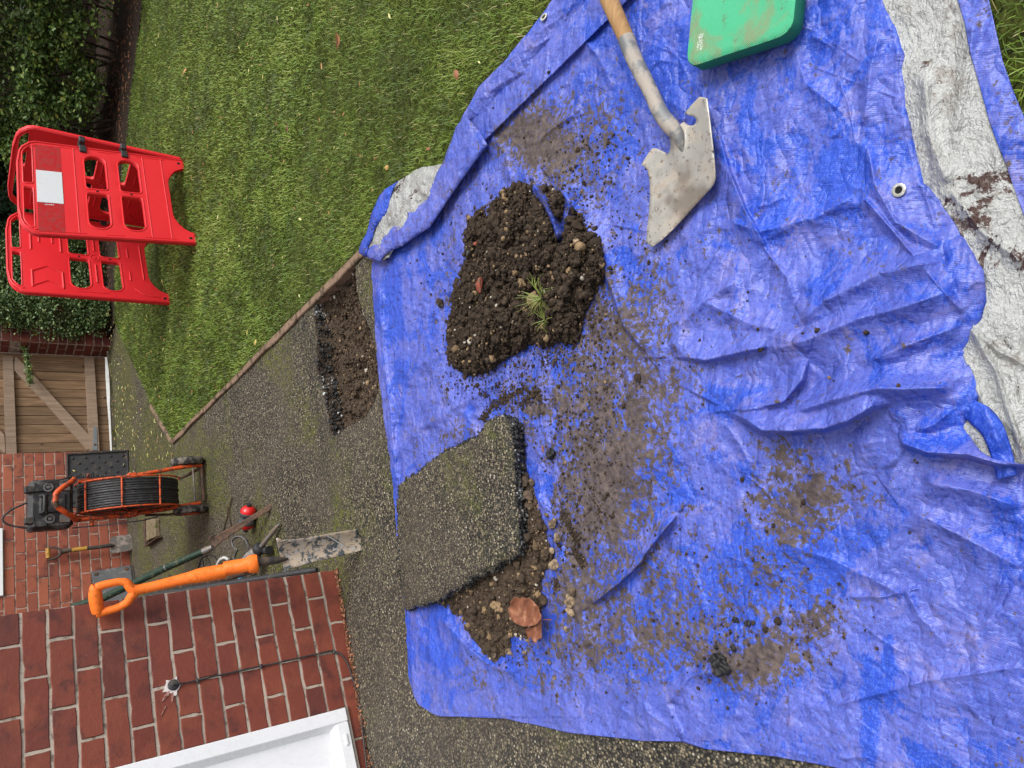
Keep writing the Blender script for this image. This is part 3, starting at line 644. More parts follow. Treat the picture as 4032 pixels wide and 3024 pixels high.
# silver layer showing beyond the right edge
SB = [(-260, 1960), (-120, 2020), (0, 2070), (53, 2086), (112, 2096), (192, 2119), (265, 2139), (370, 2179), (463, 2212), (600, 2262), (800, 2330), (1100, 2420)]   # silver / blue border line
BO = [(-260, 2010), (-120, 2080), (0, 2136), (60, 2150), (132, 2166), (205, 2192), (251, 2212), (330, 2246), (463, 2300), (600, 2350), (800, 2420), (1100, 2520)]
rows2 = np.arange(-240, 1090, 4.)
sb = np.interp(rows2, [p[0] for p in SB], [p[1] for p in SB]); bo = np.interp(rows2, [p[0] for p in BO], [p[1] for p in BO]); ri = rx(rows2)
def under_h(dx, dy):
    g = G(dx, dy); X, Y = g[..., 0], g[..., 1]
    z = .026 + .02 * smooth(-.02, .1, on_lawn(X, Y)) + .02 * (fbm(X * 5 + 9, Y * 5, 3) - .4) + .010 * (ridged(X * 12, Y * 12, 3) - .5)
    for poly, h, w_ in [([(2000, 180), (2010, 300), (2040, 380)], .02, 18), ([(2085, 690), (2150, 800), (2200, 950), (2230, 1050)], .014, 7), ([(2110, 720), (2160, 760), (2240, 800)], .012, 7), ([(2100, 60), (2080, 200), (2060, 300)], .012, 14), ([(2060, 420), (2120, 500), (2200, 560)], .014, 12), ([(2080, 780), (2120, 860), (2160, 960)], .010, 8)]:
        z = z + h * np.exp(-(segdist(dx, dy, poly) / w_) ** 1.3)
    return np.maximum(z, .012)
def strip(a, b, n, rws, hf, jit=0):
    U = np.linspace(0, 1, n); X = a[:, None] + (b - a)[:, None] * U; Y = np.repeat(rws[:, None], n, 1); Z = hf(X, Y); Pq = G(X, Y, Z)
    i = np.arange(X.size).reshape(X.shape); return Pq.reshape(-1, 3), np.stack([i[:-1, :-1], i[1:, :-1], i[1:, 1:], i[:-1, 1:]], -1).reshape(-1, 4), X, Y
V, F, _, _ = strip(np.minimum(ri - 110, 2060), sb, 90, rows2, lambda a, b: np.minimum(under_h(a, b), np.where(a < rx(b) + 4, np.maximum(.010, tarp_h(np.minimum(a, rx(b)), b) * .3), 1)))
mk('silver_underside', V, F, SILVER, tarp, True)
V, F, X, Y = strip(sb - 1, bo, 26, rows2, lambda a, b: under_h(a, b) + .003)
mk('hem', V, F, TARP, tarp, True, {'mud': np.full(X.size, .12), 'dust': np.full(X.size, .52)}, thick=.002)
# blue loop of hem lying on the silver, its shade put into a darker blue
cl = ctr([(2070, 872), (2110, 893), (2142, 925), (2162, 975), (2176, 1030)], 30); Wd = np.interp(np.linspace(0, 1, len(cl)), [0, .3, .6, 1], [16, 26, 24, 22])
tg = np.gradient(cl, axis=0); tg /= np.linalg.norm(tg, axis=1, keepdims=True); nn = np.column_stack([-tg[:, 1], tg[:, 0]])
U = np.linspace(-1, 1, 9); X = cl[:, 0:1] + nn[:, 0:1] * Wd[:, None] * U; Y = cl[:, 1:2] + nn[:, 1:2] * Wd[:, None] * U
Z = under_h(X, Y) + .006 * (1 - U[None] ** 2) + .006; i = np.arange(X.size).reshape(X.shape)
mk('hem', G(X, Y, Z).reshape(-1, 3), np.stack([i[:-1, :-1], i[1:, :-1], i[1:, 1:], i[:-1, 1:]], -1).reshape(-1, 4), TARP, tarp, True, {'mud': np.full(X.size, -.2), 'dust': np.full(X.size, .12)}, thick=.002)

# folded-over corner on the far side
c5 = crop(1350, 600, 500 / 1659)
def patch_d(name, poly, hf, mat, step=6, attrs=None, thick=.0015, parent=tarp, jit=.3):
    pl = densify(poly, step); V, F = tri_patch(pl, step=step, jit=jit, seed=3); F = F[:, ::-1]
    cc = pl + [pl[0]]; e = segdist(V[:, 0], V[:, 1], cc); Z = hf(V[:, 0], V[:, 1], e)
    at = {k: np.full(len(V), v) for k, v in (attrs or {}).items()}
    W = G(V[:, 0], V[:, 1], Z)
    a = W[F]; nz = np.cross(a[:, 1] - a[:, 0], a[:, 2] - a[:, 0])[:, 2]; F[nz < 0] = F[nz < 0][:, ::-1]
    return mk(name, W, F, mat, parent, True, at, thick=thick), V, W
def crumple(x, y, s=1.): 
    g = G(x, y); return s * (.016 * (ridged(g[:, 0] * 17, g[:, 1] * 17, 3) - .5) + .01 * (fbm(g[:, 0] * 9, g[:, 1] * 9) - .5))
outer = [c5(*p) for p in [(1290, 150), (1180, 178), (1050, 190), (950, 230), (850, 300), (720, 380), (640, 430), (550, 490), (490, 560), (450, 640), (410, 730), (380, 800), (350, 910), (330, 1010), (300, 1090), (250, 1170), (228, 1240), (215, 1310), (260, 1350), (330, 1390), (490, 1425), (600, 1380), (700, 1200), (900, 1050), (1150, 800), (1250, 600), (1330, 400)]]
patch_d('silver_corner', outer, lambda x, y, e: .030 + .012 * smooth(0, 25, e) + crumple(x, y, 1.2), SILVER, 5)
rim = [c5(*p) for p in [(722, 378), (640, 428), (550, 486), (490, 556), (450, 636), (410, 726), (378, 796), (348, 906), (328, 1006), (298, 1086), (246, 1166), (222, 1240), (209, 1312), (300, 1370), (330, 1240), (385, 1130), (400, 1060), (440, 960), (500, 890), (570, 790), (600, 700), (620, 600), (660, 470)]]
patch_d('hem', rim, lambda x, y, e: .042 + .008 * smooth(0, 10, e) + crumple(x, y, .7) + .003, TARP, 4, {'mud': .08, 'dust': .42}, .002)
c4 = crop(1350, 500, 1350 / 2212)
band = [c5(*p) for p in [(300, 1290), (400, 1180), (520, 1085), (640, 990), (750, 915), (840, 850), (832, 790), (930, 740), (1030, 670), (1110, 610), (1128, 475), (1160, 440), (1230, 270), (1300, 150)]] + [c4(660, 200), c4(700, 100), c4(730, 0), c4(790, -70), c4(880, 20), c4(935, 118), c4(880, 190), c4(850, 225), c4(790, 310), c4(720, 410), c4(660, 500), c4(600, 590), c4(560, 650), c4(480, 700), c4(380, 770), c4(330, 785)] + [c5(*p) for p in [(800, 1215), (650, 1270), (560, 1340), (490, 1425), (440, 1415), (350, 1390), (300, 1350)]]
patch_d('hem', band, lambda x, y, e: .040 + .007 * smooth(0, 8, e) + crumple(x, y, .5) * .8, TARP, 5, {'mud': .07, 'dust': .57}, .002)
# eyelets
EY = plain('eyelet_metal', (.55, .54, .48), .3, .5, .85, dirt=(.25, .2, .15), dsc=60, damt=.4, bst=0)
HOLE = plain('eyelet_hole', (.01, .01, .012), .8, .2, bst=0)
for (x, y, rad, up) in ((1942, 411, .0125, .004), (1175, 37, .0125, .004), (1874, 1028, .011, .003)):
    if x == 1874: continue
    p = onT(x, y, up); q = onT(x + 14, y, up) - p; r_ = onT(x, y - 14, up) - p; n_ = np.cross(q, r_); n_ = n_ / np.linalg.norm(n_); n_ = n_ if n_[2] > 0 else -n_
    n_ = n_ * .5 + np.array([0, 0, .5]); n_ /= np.linalg.norm(n_)
    e = MB().lathe(p, n_, [(0, rad), (.0022, rad * .97), (.003, rad * .8), (.0026, rad * .55), (0, rad * .48)], 32, closed=True).build('eyelet', EY, tarp, True)
    MB().lathe(p - n_ * .0005, n_, [(0, rad * .5), (.001, rad * .5)], 24).build('eyelet_hole', HOLE, e)

# ================================================================== EXCAVATED SOIL, SLAB, STONES
def heap(name, poly_d, peak, mat, label, cat, seed, clods, big, side=40, base_up=.002, noise_amp=1., palette=1.):
    """a mound of dug earth; margins sink into the sheet so that its edge breaks up"""
    pl = densify(poly_d, 7, 1.5, seed=seed); V, F = tri_patch(pl, step=2.1, jit=.4, seed=seed)
    x, y = V[:, 0], V[:, 1]; e = segdist(x, y, pl + [pl[0]]); g = G(x, y); X, Y = g[:, 0], g[:, 1]
    b = tarp_h(x, y) * .6 + .004
    dip = np.exp(-(segdist(x, y, [(1148, 392), (1176, 435), (1198, 485), (1207, 520)]) / 9) ** 2) + .8 * np.exp(-(segdist(x, y, [(1222, 412), (1226, 460), (1216, 500)]) / 12) ** 2)
    z = b + (peak * (1 - np.exp(-e / side))) * (1 - .75 * np.clip(dip, 0, 1)) - .02 * np.clip(dip, 0, 1) + noise_amp * ((fbm(X * 11, Y * 11, 3) - .5) * .055 + (ridged(X * 34, Y * 34, 3) - .55) * .026 + (fbm(X * 110, Y * 110, 3) - .5) * .020) * smooth(0, 10, e) - .009 * (1 - smooth(0, 7, e)) * (.3 + 1.4 * vn(X * 60, Y * 60))
    W = G(x, y, z); root = empty(name, W[np.argmax(e)] * np.array([1, 1, 0]), label, cat)
    rn = np.clip(fbm(X * 30, Y * 30, 3) * .9, 0, .84)
    mk('soil_mass', W, F[:, ::-1], mat, root, False, {'rnd': rn})
    r = np.random.default_rng(seed + 5); n = clods
    i = r.integers(0, len(V), n); sz = r.lognormal(math.log(.0025), .62, n).clip(.001, .016)
    ps = W[i] + np.column_stack([r.normal(0, .002, n), r.normal(0, .002, n), sz * .3])
    a = r.random(n) ** palette; V_, F_, a_ = scatter_rocks(ps, sz, None, a, seed, 1)
    mk('crumbs', V_, F_, mat, root, False, {'rnd': a_})['kind'] = 'stuff'
    for k, (cx, cy, s, col) in enumerate(big):
        j = np.argmin((x - cx) ** 2 + (y - cy) ** 2); V0, F0 = rock(s, 3, .55, 40 + k + seed, .75, 3)
        nz = np.array([mn.fractal(Vector(p / s * 3), 1, 2, 4) for p in V0]); V0 = V0 * (1 + .13 * nz[:, None])
        mk('clod' if col < .9 else 'stone', V0 + W[j] + np.array([0, 0, s * .25]), F0, mat, root, False, {'rnd': np.full(len(V0), col)})
    return root, (x, y, z, W)
HP = [(1100, 396), (1080, 418), (1062, 432), (1045, 440), (1025, 455), (1008, 476), (1000, 505), (1003, 540), (1000, 570), (985, 598), (975, 625), (971, 670), (962, 700), (960, 745), (966, 785), (985, 802), (1012, 816), (1045, 812), (1068, 798), (1092, 782), (1118, 764), (1142, 748), (1165, 746), (1184, 754), (1205, 742), (1235, 748), (1256, 740), (1262, 700), (1272, 672), (1285, 640), (1300, 615), (1313, 585), (1308, 545), (1298, 510), (1282, 478), (1262, 452), (1238, 430), (1212, 412), (1190, 398), (1160, 392), (1130, 392)]
big = [(1075, 478, .032, .3), (1058, 500, .026, .4), (1072, 552, .027, .2), (1083, 556, .018, .1), (1258, 492, .026, .25), (1240, 478, .022, .35), (1285, 560, .016, .3), (1165, 455, .02, .3), (1155, 648, .022, .93), (1130, 612, .015, .92), (1092, 425, .014, .93), (1020, 640, .018, .3), (1000, 690, .020, .2), (1050, 720, .016, .35), (1210, 600, .015, .4), (1095, 700, .014, .3), (1180, 560, .013, .5), (1115, 590, .010, .92), (1190, 480, .016, .3), (1030, 770, .013, .2), (1130, 480, .018, .4), (1220, 540, .014, .2), (1000, 590, .012, .5), (1142, 665, .016, .92), (1200, 512, .009, .93), (1175, 630, .012, .3), (1250, 640, .013, .3), (1240, 700, .012, .2), (1070, 640, .012, .4), (1120, 540, .012, .3)]
hroot, HD = heap('soil_heap', HP, .055, SOIL, 'heap of dark dug soil with clods and pale stones on the blue tarpaulin', 'soil heap', 21, 16000, big, palette=1.5)
def heap_top(dx, dy): 
    x, y, z, W = HD; j = np.argmin((x - dx) ** 2 + (y - dy) ** 2); return W[j]
SP = [(880, 1300), (905, 1270), (960, 1230), (1020, 1190), (1070, 1120), (1090, 1050), (1105, 980), (1124, 985), (1138, 1010), (1150, 1035), (1160, 1062), (1168, 1095), (1180, 1130), (1190, 1165), (1198, 1195), (1196, 1225), (1183, 1235), (1172, 1262), (1175, 1290), (1172, 1330), (1160, 1372), (1135, 1385), (1110, 1380), (1102, 1405), (1085, 1425), (1070, 1440), (1058, 1432), (1030, 1398), (1003, 1368), (985, 1340), (968, 1325), (950, 1308)]
SL_D = None
c2b = crop(1700, 2100, 700 / 1936)
sbig = [(*c2b(710, 800), .020, .93), (*c2b(585, 830), .012, .92), (*c2b(1150, 140), .017, .91), (*c2b(650, 980), .018, .1), (*c2b(760, 1110), .019, .25), (*c2b(1130, 375), .012, .97), (*c2b(965, 455), .010, .93), (*c2b(895, 600), .014, .05), (*c2b(860, 1100), .009, .95), (*c2b(835, 1190), .012, .05), (*c2b(1000, 620), .010, .92), (*c2b(1165, 665), .012, .93), (*c2b(740, 910), .010, .93), (*c2b(570, 1090), .013, .91), (*c2b(320, 850), .009, .92), (*c2b(310, 800), .011, .1), (*c2b(1215, 720), .016, .88), (*c2b(1180, 215), .012, .08), (*c2b(1250, 240), .015, .88), (*c2b(1010, 250), .011, .1), (*c2b(1020, 175), .010, .9), (*c2b(1170, 480), .010, .9), (*c2b(1100, 1205), .009, .93), (*c2b(985, 1160), .006, .93), (*c2b(640, 1155), .006, .97), (*c2b(1215, 860), .011, .7)]
sroot, SDt = heap('subsoil_patch', SP, .016, SUBSOIL, 'patch of brown stony subsoil lying under and beside the tarmac slab', 'soil patch', 33, 3800, sbig, side=22, noise_amp=.45, palette=.85)
def srf(dx, dy):
    x, y, z, W = SDt; j = np.argmin((x - dx) ** 2 + (y - dy) ** 2); return z[j] if (x[j] - dx) ** 2 + (y[j] - dy) ** 2 < 60 else tz(dx, dy)

# the lifted slab of tarmac
SLAB = [(866, 1042), (905, 1018), (950, 982), (985, 962), (1010, 955), (1030, 942), (1042, 925), (1055, 908), (1078, 900), (1094, 902), (1106, 916), (1108, 950), (1112, 1000), (1116, 1060), (1122, 1120), (1124, 1165), (1120, 1200), (1098, 1208), (1080, 1215), (1068, 1232), (1045, 1240), (1020, 1246), (1000, 1268), (975, 1275), (958, 1292), (935, 1300), (900, 1310), (878, 1318), (870, 1290), (866, 1250), (862, 1200), (860, 1160), (859, 1100), (861, 1060)]
sp = densify(SLAB, 5, 1.5, seed=12); ZT = .068
V, F = tri_patch(sp, step=6, jit=.4, seed=13)
e = segdist(V[:, 0], V[:, 1], sp + [sp[0]]); zt = ZT - .010 * (1 - smooth(0, 9, e)) - .045 * (1 - smooth(862, 905, V[:, 0])) + .006 * (fbm(V[:, 0] / 40, V[:, 1] / 40) - .5)
W = G(V[:, 0], V[:, 1], zt); a = W[F]; nz = np.cross(a[:, 1] - a[:, 0], a[:, 2] - a[:, 0])[:, 2]; F[nz < 0] = F[nz < 0][:, ::-1]
slab = empty('tarmac_slab', G(990, 1120, 0) * [1, 1, 0], 'broken slab of mossy tarmac lifted out and laid on the tarpaulin edge', 'tarmac slab')
mk('slab_top', W, F, SLABTOP, slab, True)
nb = len(sp); idb = []
for p in sp: idb.append(int(np.argmin((V[:, 0] - p[0]) ** 2 + (V[:, 1] - p[1]) ** 2)))
top = W[idb]; cen = top.mean(0); rings = [top]
for k, (dz, off) in enumerate([(.012, .003), (.026, -.002), (.042, -.006), (.056, -.014)]):
    q = top.copy(); dr = (q - cen); dr[:, 2] = 0; dr /= np.linalg.norm(dr, axis=1, keepdims=True)
    q += dr * (off + rng.normal(0, .0022, nb))[:, None]; q[:, 2] = np.maximum(.004, q[:, 2] - dz); rings.append(q)
VR = np.vstack(rings); Fs = [(k * nb + i, (k + 1) * nb + i, (k + 1) * nb + (i + 1) % nb, k * nb + (i + 1) % nb) for k in range(4) for i in range(nb)]
mk('broken_edge', VR, Fs, BROKEN, slab, False, {'rnd': rng.random(len(VR))})
n = 1700; i = rng.integers(0, nb, n); kk = rng.integers(0, 4, n); V_, F_, a_ = scatter_rocks(np.array(rings)[kk, i] + rng.normal(0, .0015, (n, 3)), rng.uniform(.0025, .006, n), None, rng.random(n) * .95, 3, 1)
mk('edge_aggregate', V_, F_, LUMP, slab, False, {'rnd': a_})['kind'] = 'stuff'

# single stones on the sheet
c9 = crop(1400, 1600, 1100 / 1659)
def stone(x, y, s, label, mat=STONEPALE, seed=0, name='stone', group='stones dropped around the tarmac slab', up=.0, cat='stone'):
    V0, F0 = rock(s, 3, .18, seed, .72, 9); p = G(x, y, srf(x, y) + s * .35 + up)
    o = mk(name, V0 + p, F0, mat, None, False); return tag(o, label, cat, group)
SS = [(*c9(985, 365), .016, 'tan stone tucked under the slab edge nearest its top corner'), (*c9(1000, 445), .021, 'brown rounded stone second from the top in the row beside the slab'), (*c9(1045, 450), .013, 'small pale stone just outside the brown rounded one beside the slab'),
      (*c9(1018, 530), .027, 'largest brown stone in the row under the slab edge'), (*c9(1026, 590), .017, 'tan wedge-shaped stone below the largest one beside the slab'), (*c9(1112, 595), .008, 'tiny pinkish stone at the bend of the stone row'),
      (*c9(1134, 645), .011, 'small tan stone above the big pale pebble on the blue fold'), (*c9(1168, 697), .020, 'big pale pebble sitting on the blue fold right of the slab'), (*c9(1197, 782), .016, 'flat oval pale pebble alone on the blue fold'),
      (*c9(1178, 940), .022, 'large pale yellow stone at the edge of the subsoil'), (*c9(1168, 860), .012, 'narrow upright pale stone above the large yellow one'), (*c9(1283, 1100), .016, 'upper brown stone of the three by the muddy crease'),
      (*c9(1272, 1155), .021, 'middle and largest stone of the three by the muddy crease'), (*c9(1277, 1220), .019, 'lowest pale stone of the three by the muddy crease'), (*c9(1247, 1322), .010, 'little oval stone below the three by the crease'),
      (*c9(826, 1470), .014, 'pale yellow stone at the bottom tip of the subsoil'), (*c9(912, 1455), .017, 'pinkish grey stone on blue sheet below the leaf'), (*c9(1006, 1465), .010, 'small cream stone right of the pinkish grey one'), (*c9(1010, 1497), .008, 'brownish small stone touching the cream one below the leaf'),
      (*c9(1152, 1520), .009, 'tan pebble standing apart toward the bottom of the stone scatter'), (*c9(1180, 1608), .009, 'cream pebble lowest of all the stones on the blue sheet'), (*c9(1242, 338), .010, 'cream pebble alone high up on the muddy blue sheet'),
      (*c9(1072, 958), .012, 'pale pink stone on the subsoil just below the slab corner'), (*c9(1086, 590), .009, 'small orange stone in the middle of the stone row')]
for k, (x, y, s, lb) in enumerate(SS): stone(x, y, s * .9, lb, STONEBROWN if 'brown' in lb or 'tan' in lb else STONEPALE, seed=200 + k)
for k, (x, y, s, lb) in enumerate([(*c9(1161, 285), .016, 'black tarmac lump above the stone row on the blue sheet'), (1553, 1437, .022, 'large black tarmac lump near the bottom of the tarpaulin'), (1560, 1418, .007, 'black tarmac crumb just above the large black lump'), (1585, 1400, .007, 'flat black tarmac crumb right of and above the large black lump'), (1540, 1420, .006, 'black tarmac crumb left of the large black lump'), (1548, 1398, .006, 'black crumb highest of those around the large lump'), (1378, 815, .012, 'dark soil lump alone right of the soil heap'), (951, 654, .017, 'dark round clod alone on blue sheet left of the soil heap'), (1165, 860, .010, 'dark clod below the soil heap on muddy blue'), (1614, 1345, .007, 'black crumb far above the large black lump'), (1588, 1340, .007, 'black crumb beside the vertical crease of the sheet'), (1262, 395, .008, 'dark crumb between soil heap and shovel')]):
    V0, F0 = rock(s, 3, .6, 300 + k, .8, 3); mk_o = mk('clod', V0 + onT(x, y, s * .35), F0, LUMP if 'black' in lb else SOIL, None, False, {'rnd': np.full(len(V0), .2)}); tag(mk_o, lb, 'clod', 'dark lumps dropped on the tarpaulin')
# crumbs strewn over the sheet
cr = []
for cx, cy, rx_, ry_, n in [(1230, 950, 90, 120, 260), (1130, 860, 60, 45, 240), (1270, 1100, 70, 90, 180), (1380, 460, 90, 120, 80), (1285, 330, 90, 60, 150), (1290, 700, 40, 60, 120), (1500, 1230, 160, 120, 70), (1560, 1420, 60, 60, 70), (1120, 600, 190, 200, 1300), (1240, 690, 60, 60, 260), (1060, 830, 60, 40, 260), (1180, 770, 70, 30, 200), (1290, 900, 60, 140, 260), (1120, 1400, 70, 50, 150), (1215, 1130, 35, 90, 160), (1700, 1350, 160, 120, 60), (1600, 850, 300, 350, 80), (1310, 1400, 80, 120, 70), (1000, 820, 40, 30, 90), (1220, 440, 60, 60, 200)]:
    cr.append(np.column_stack([rng.normal(cx, rx_ * .6, n), rng.normal(cy, ry_ * .6, n)]))
cr = np.vstack(cr); cr = cr[(cr[:, 0] > lx(cr[:, 1]) + 6) & (cr[:, 0] < rx(cr[:, 1]) - 10)]
cr = cr[~inpoly(cr[:, 0], cr[:, 1], SLAB)]
# dark clumps of tarmac crumbs in streaks
for poly, n in [([c9(1215, 640), c9(1260, 690), c9(1330, 820)], 200), ([c9(1300, 860), c9(1350, 930)], 110), ([c3(1330, 1330), c3(1400, 1230), c3(1500, 1170), c3(1620, 1110)], 420), ([c3(1600, 1230), c3(1680, 1140), c3(1700, 1110)], 150), ([c3(1340, 1340), c3(1330, 1290)], 60), ([c9(1190, 1030), c9(1190, 1090)], 60)]:
    P = np.array(densify(poly, .6, closed=False)); P = P[rng.integers(0, len(P), n)] + rng.normal(0, 4.5, (n, 2)); cr = np.vstack([cr, P])
sz = rng.lognormal(math.log(.0022), .45, len(cr)).clip(.001, .0085); zz = tarp_h(cr[:, 0], cr[:, 1])
V_, F_, a_ = scatter_rocks(G(cr[:, 0], cr[:, 1], zz + sz * .3), sz, None, rng.random(len(cr)) * .93, 8, 1)
tag(mk('scattered_crumbs', V_, F_, SOIL, None, False, {'rnd': a_}), 'crumbs of soil and grit strewn over the blue sheet', 'crumbs', kind='stuff')
# bits in the heap
RB = rock(.022, 2, .1, 77, .5, 8); p = heap_top(1045, 617)
tag(mk('brick_fragment', RB[0] * [1.3, .7, 1] + p + [0, 0, .014], RB[1], BRICKBIT), 'chipped fragment of red brick lying in the left part of the soil heap', 'brick fragment')
for (x, y, s, m_, lb) in [(1032, 527, .009, BRICKBIT, 'orange red brick crumb near the upper left edge of the soil heap'), (1017, 547, .012, STONEDARK, 'dark grey flint pebble near the left edge of the soil heap'), (1250, 522, .011, STONEPALE, 'white grey stone in the right part of the soil heap'), (1237, 592, .006, STONEPALE, 'tiny white pebble in the right part of the soil heap')]:
    V0, F0 = rock(s, 2, .15, int(x), .7, 8); tag(mk('stone' if m_ is not BRICKBIT else 'brick_fragment', V0 + heap_top(x, y) + [0, 0, s * .8], F0, m_), lb, 'stone' if m_ is not BRICKBIT else 'brick fragment')
rt = [heap_top(x, y) + [0, 0, .012] for x, y in ((985, 574), (1010, 571), (1035, 575), (1058, 590), (1070, 604))]
tag(MB().tube(ctr(rt, 24), .0014, 6).build('root', TWIGM), 'thin curved root lying across the left of the soil heap', 'root')
# grass tuft on the heap
def blades(base, n, L, wd, spread, seed, up=.6, lean=None):
    r = np.random.default_rng(seed); V = []; F = []; A = []
    for k in range(n):
        t = r.uniform(0, 6.28); d = np.array([math.cos(t), math.sin(t), 0]); l = L * r.uniform(.5, 1.1); b = base + d * r.uniform(0, spread); h = up * r.uniform(.4, 1.2)
        if lean is not None: d = d * .8 + np.array(lean) * r.uniform(.2, 1.)
        sd_ = np.array([-d[1], d[0], 0]); sd_ /= np.linalg.norm(sd_); pts = [b + d * l * s + np.array([0, 0, 1]) * l * (h * s * 1.5 - h * s * s * r.uniform(.7, 1.5)) for s in (0, .25, .5, .75, 1)]
        o = len(V); a = r.random()
        for i, q in enumerate(pts): 
            ww = wd * (1 - (i / 4) ** 1.6) + .0002; V += [q - sd_ * ww, q + sd_ * ww + [0, 0, ww * .5]]; A += [a, a]
        F += [(o + 2 * i, o + 2 * i + 1, o + 2 * i + 3, o + 2 * i + 2) for i in range(4)]
    return V, F, A
V1, F1, A1 = blades(heap_top(1176, 645) + [0, 0, .012], 46, .072, .0009, .018, 5, .7, lean=(.1, .5, 0)); V2, F2, A2 = blades(heap_top(1182, 692) + [0, 0, .01], 16, .045, .0009, .01, 6, .6)
o = len(V1); tag(mk('grass_tuft', V1 + V2, F1 + [tuple(i + o for i in f) for f in F2], TUFT, None, False, {'rnd': A1 + A2}), 'uprooted tuft of thin green grass lying on the soil heap', 'grass tuft')
# dead leaf on the subsoil
LEAFM = M('dead_leaf', .55, .35); n1 = LEAFM.noise(28, 5, .6); n2 = LEAFM.noise(24, 4, .6)
LEAFM.col(LEAFM.mix(LEAFM.ss(n2, .4, .62), LEAFM.ramp(n1, [(.3, (.10, .032, .018)), (.5, (.23, .085, .045)), (.68, (.40, .20, .12))]), (.17, .06, .03))).bump(n1, .3, .003)
lf = empty('dead_leaf', G(1130, 1335, .03), 'large curled reddish brown dead leaf on the subsoil below the slab', 'leaf')
def leafpatch(poly, z0, name, curl):
    pl = [c2b(*p) for p in poly]; V, F = tri_patch(densify(pl, 3), step=4, jit=.2, seed=4); c = V.mean(0); dd = np.hypot(*(V - c).T)
    e = segdist(V[:, 0], V[:, 1], list(map(tuple, pl)) + [pl[0]])
    z = z0 + curl * (dd / dd.max()) ** 2 + .004 * np.sin(V[:, 0] * .22 + V[:, 1] * .1) + .005 * fbm(V[:, 0] / 8, V[:, 1] / 8, 2); return mk(name, G(V[:, 0], V[:, 1], z), F, LEAFM.m, lf, True, thick=.0006)
leafpatch([(905, 690), (930, 695), (965, 712), (980, 690), (1010, 705), (1060, 705), (1100, 735), (1130, 770), (1165, 800), (1172, 850), (1195, 890), (1190, 935), (1165, 965), (1130, 1000), (1080, 1010), (1020, 1018), (975, 1010), (920, 985), (880, 950), (850, 900), (835, 850), (830, 815), (860, 790), (850, 750), (880, 720)], .050, 'leaf_blade', .010)
leafpatch([(1190, 920), (1202, 1000), (1197, 1060), (1198, 1140), (1170, 1150), (1148, 1165), (1140, 1200), (1110, 1190), (1095, 1165), (1075, 1130), (1055, 1160), (1035, 1110), (1020, 1060), (1035, 1030), (1085, 1020), (1135, 1000), (1165, 960)], .040, 'leaf_lobe', .014)
MB().tube([G(*c2b(1190, 930), .052), G(*c2b(1245, 940), .056), G(*c2b(1300, 942), .058)], [.0016, .0012, .0018], 6).build('stalk', LEAFM.m, lf)
# slim bits lying about
for (x0, y0, x1, y1, lb) in [(1172, 962, 1175, 978, 'thin red brown husk right of the slab corner'), (1163, 727, 1166, 752, 'slender reddish dead leaf at the lower edge of the soil heap')]:
    A, B = onT(x0, y0, .012), onT(x1, y1, .012); tag(MB().tube(ctr([A, (A + B) / 2 + [0, 0, .003], B], 8), [.001] + [.003] * 7 + [.001], 6).build('leaf_husk', LEAFM.m), lb, 'leaf')

# ================================================================== SHOVEL, KNEELING PAD
c6 = crop(2300, 0, 1000 / 1659)
shv = empty('shovel', onT(*c6(640, 1100)), 'worn metal shovel with wooden handle lying on the tarpaulin', 'shovel')
BL = [(755, 633), (780, 634), (805, 643), (812, 700), (820, 760), (832, 860), (843, 960), (851, 1040), (857, 1110), (858, 1160), (850, 1198), (835, 1222), (760, 1305), (700, 1370), (630, 1448), (560, 1520), (500, 1575), (445, 1615), (425, 1600), (408, 1580), (412, 1500), (420, 1430), (428, 1350), (432, 1270), (430, 1200), (424, 1150), (415, 1112), (395, 1092), (375, 1075), (390, 1050), (415, 1010), (445, 970), (470, 968), (510, 985), (550, 1008), (560, 990), (566, 960), (567, 930), (560, 900), (545, 868), (600, 830), (652, 798), (672, 812), (695, 822), (718, 818), (733, 802), (734, 780), (722, 765), (690, 755), (655, 742), (700, 690)]
BLm = M('shovel_steel', .55, .4, .25); f = BLm.noise(14, 8, .72, dist=.6); f2 = BLm.noise(70, 5, .7)
cc = BLm.mix(f, (.27, .26, .24), (.42, .40, .365)); cc = BLm.mix(BLm.ss(f, .50, .60, 0, .8), cc, (.40, .345, .285)); cc = BLm.mix(BLm.ss(f2, .56, .64, 0, .75), cc, (.12, .085, .065)); cc = BLm.mix(BLm.ss(BLm.noise(5, 4, .6), .50, .62, 0, .75), cc, (.15, .12, .095))
BLm.col(cc); BLm.rough(BLm.ss(f, .45, .6, .32, .7)); BLm.bump(BLm.noise(150, 3), .2, .001)
pl = densify([c6(*p) for p in BL], 5); V, F = tri_patch(pl, step=6, jit=.15, seed=3)
A0 = np.array(c6(600, 850)); A1 = np.array(c6(650, 1450)); ad = (A1 - A0) / np.linalg.norm(A1 - A0); an = np.array([-ad[1], ad[0]])
s_ = ((V - A0) @ ad) / np.linalg.norm(A1 - A0); t_ = ((V - A0) @ an) / 115.
e = segdist(V[:, 0], V[:, 1], pl + [pl[0]])
zz = .036 + .030 * np.clip(t_, -1.4, 1.4) ** 2 * (1 - .5 * np.clip(s_, 0, 1)) - .006 * s_ + .016 * np.exp(-(t_ / .16) ** 2) * (1 - smooth(.0, .62, s_)) - .012 * (t_ < 0) * 0
zz = zz + .012 * smooth(0, -1.2, t_) + .010 * smooth(.55, 1.3, t_)
mk('blade', G(V[:, 0], V[:, 1], zz), F, BLm.m, shv, True, thick=.0024)
SOC = plain('socket_paint', (.155, .16, .165), .5, .5, .1, dirt=(.34, .30, .26), dsc=16, damt=.50, bsc=60, bst=.4)
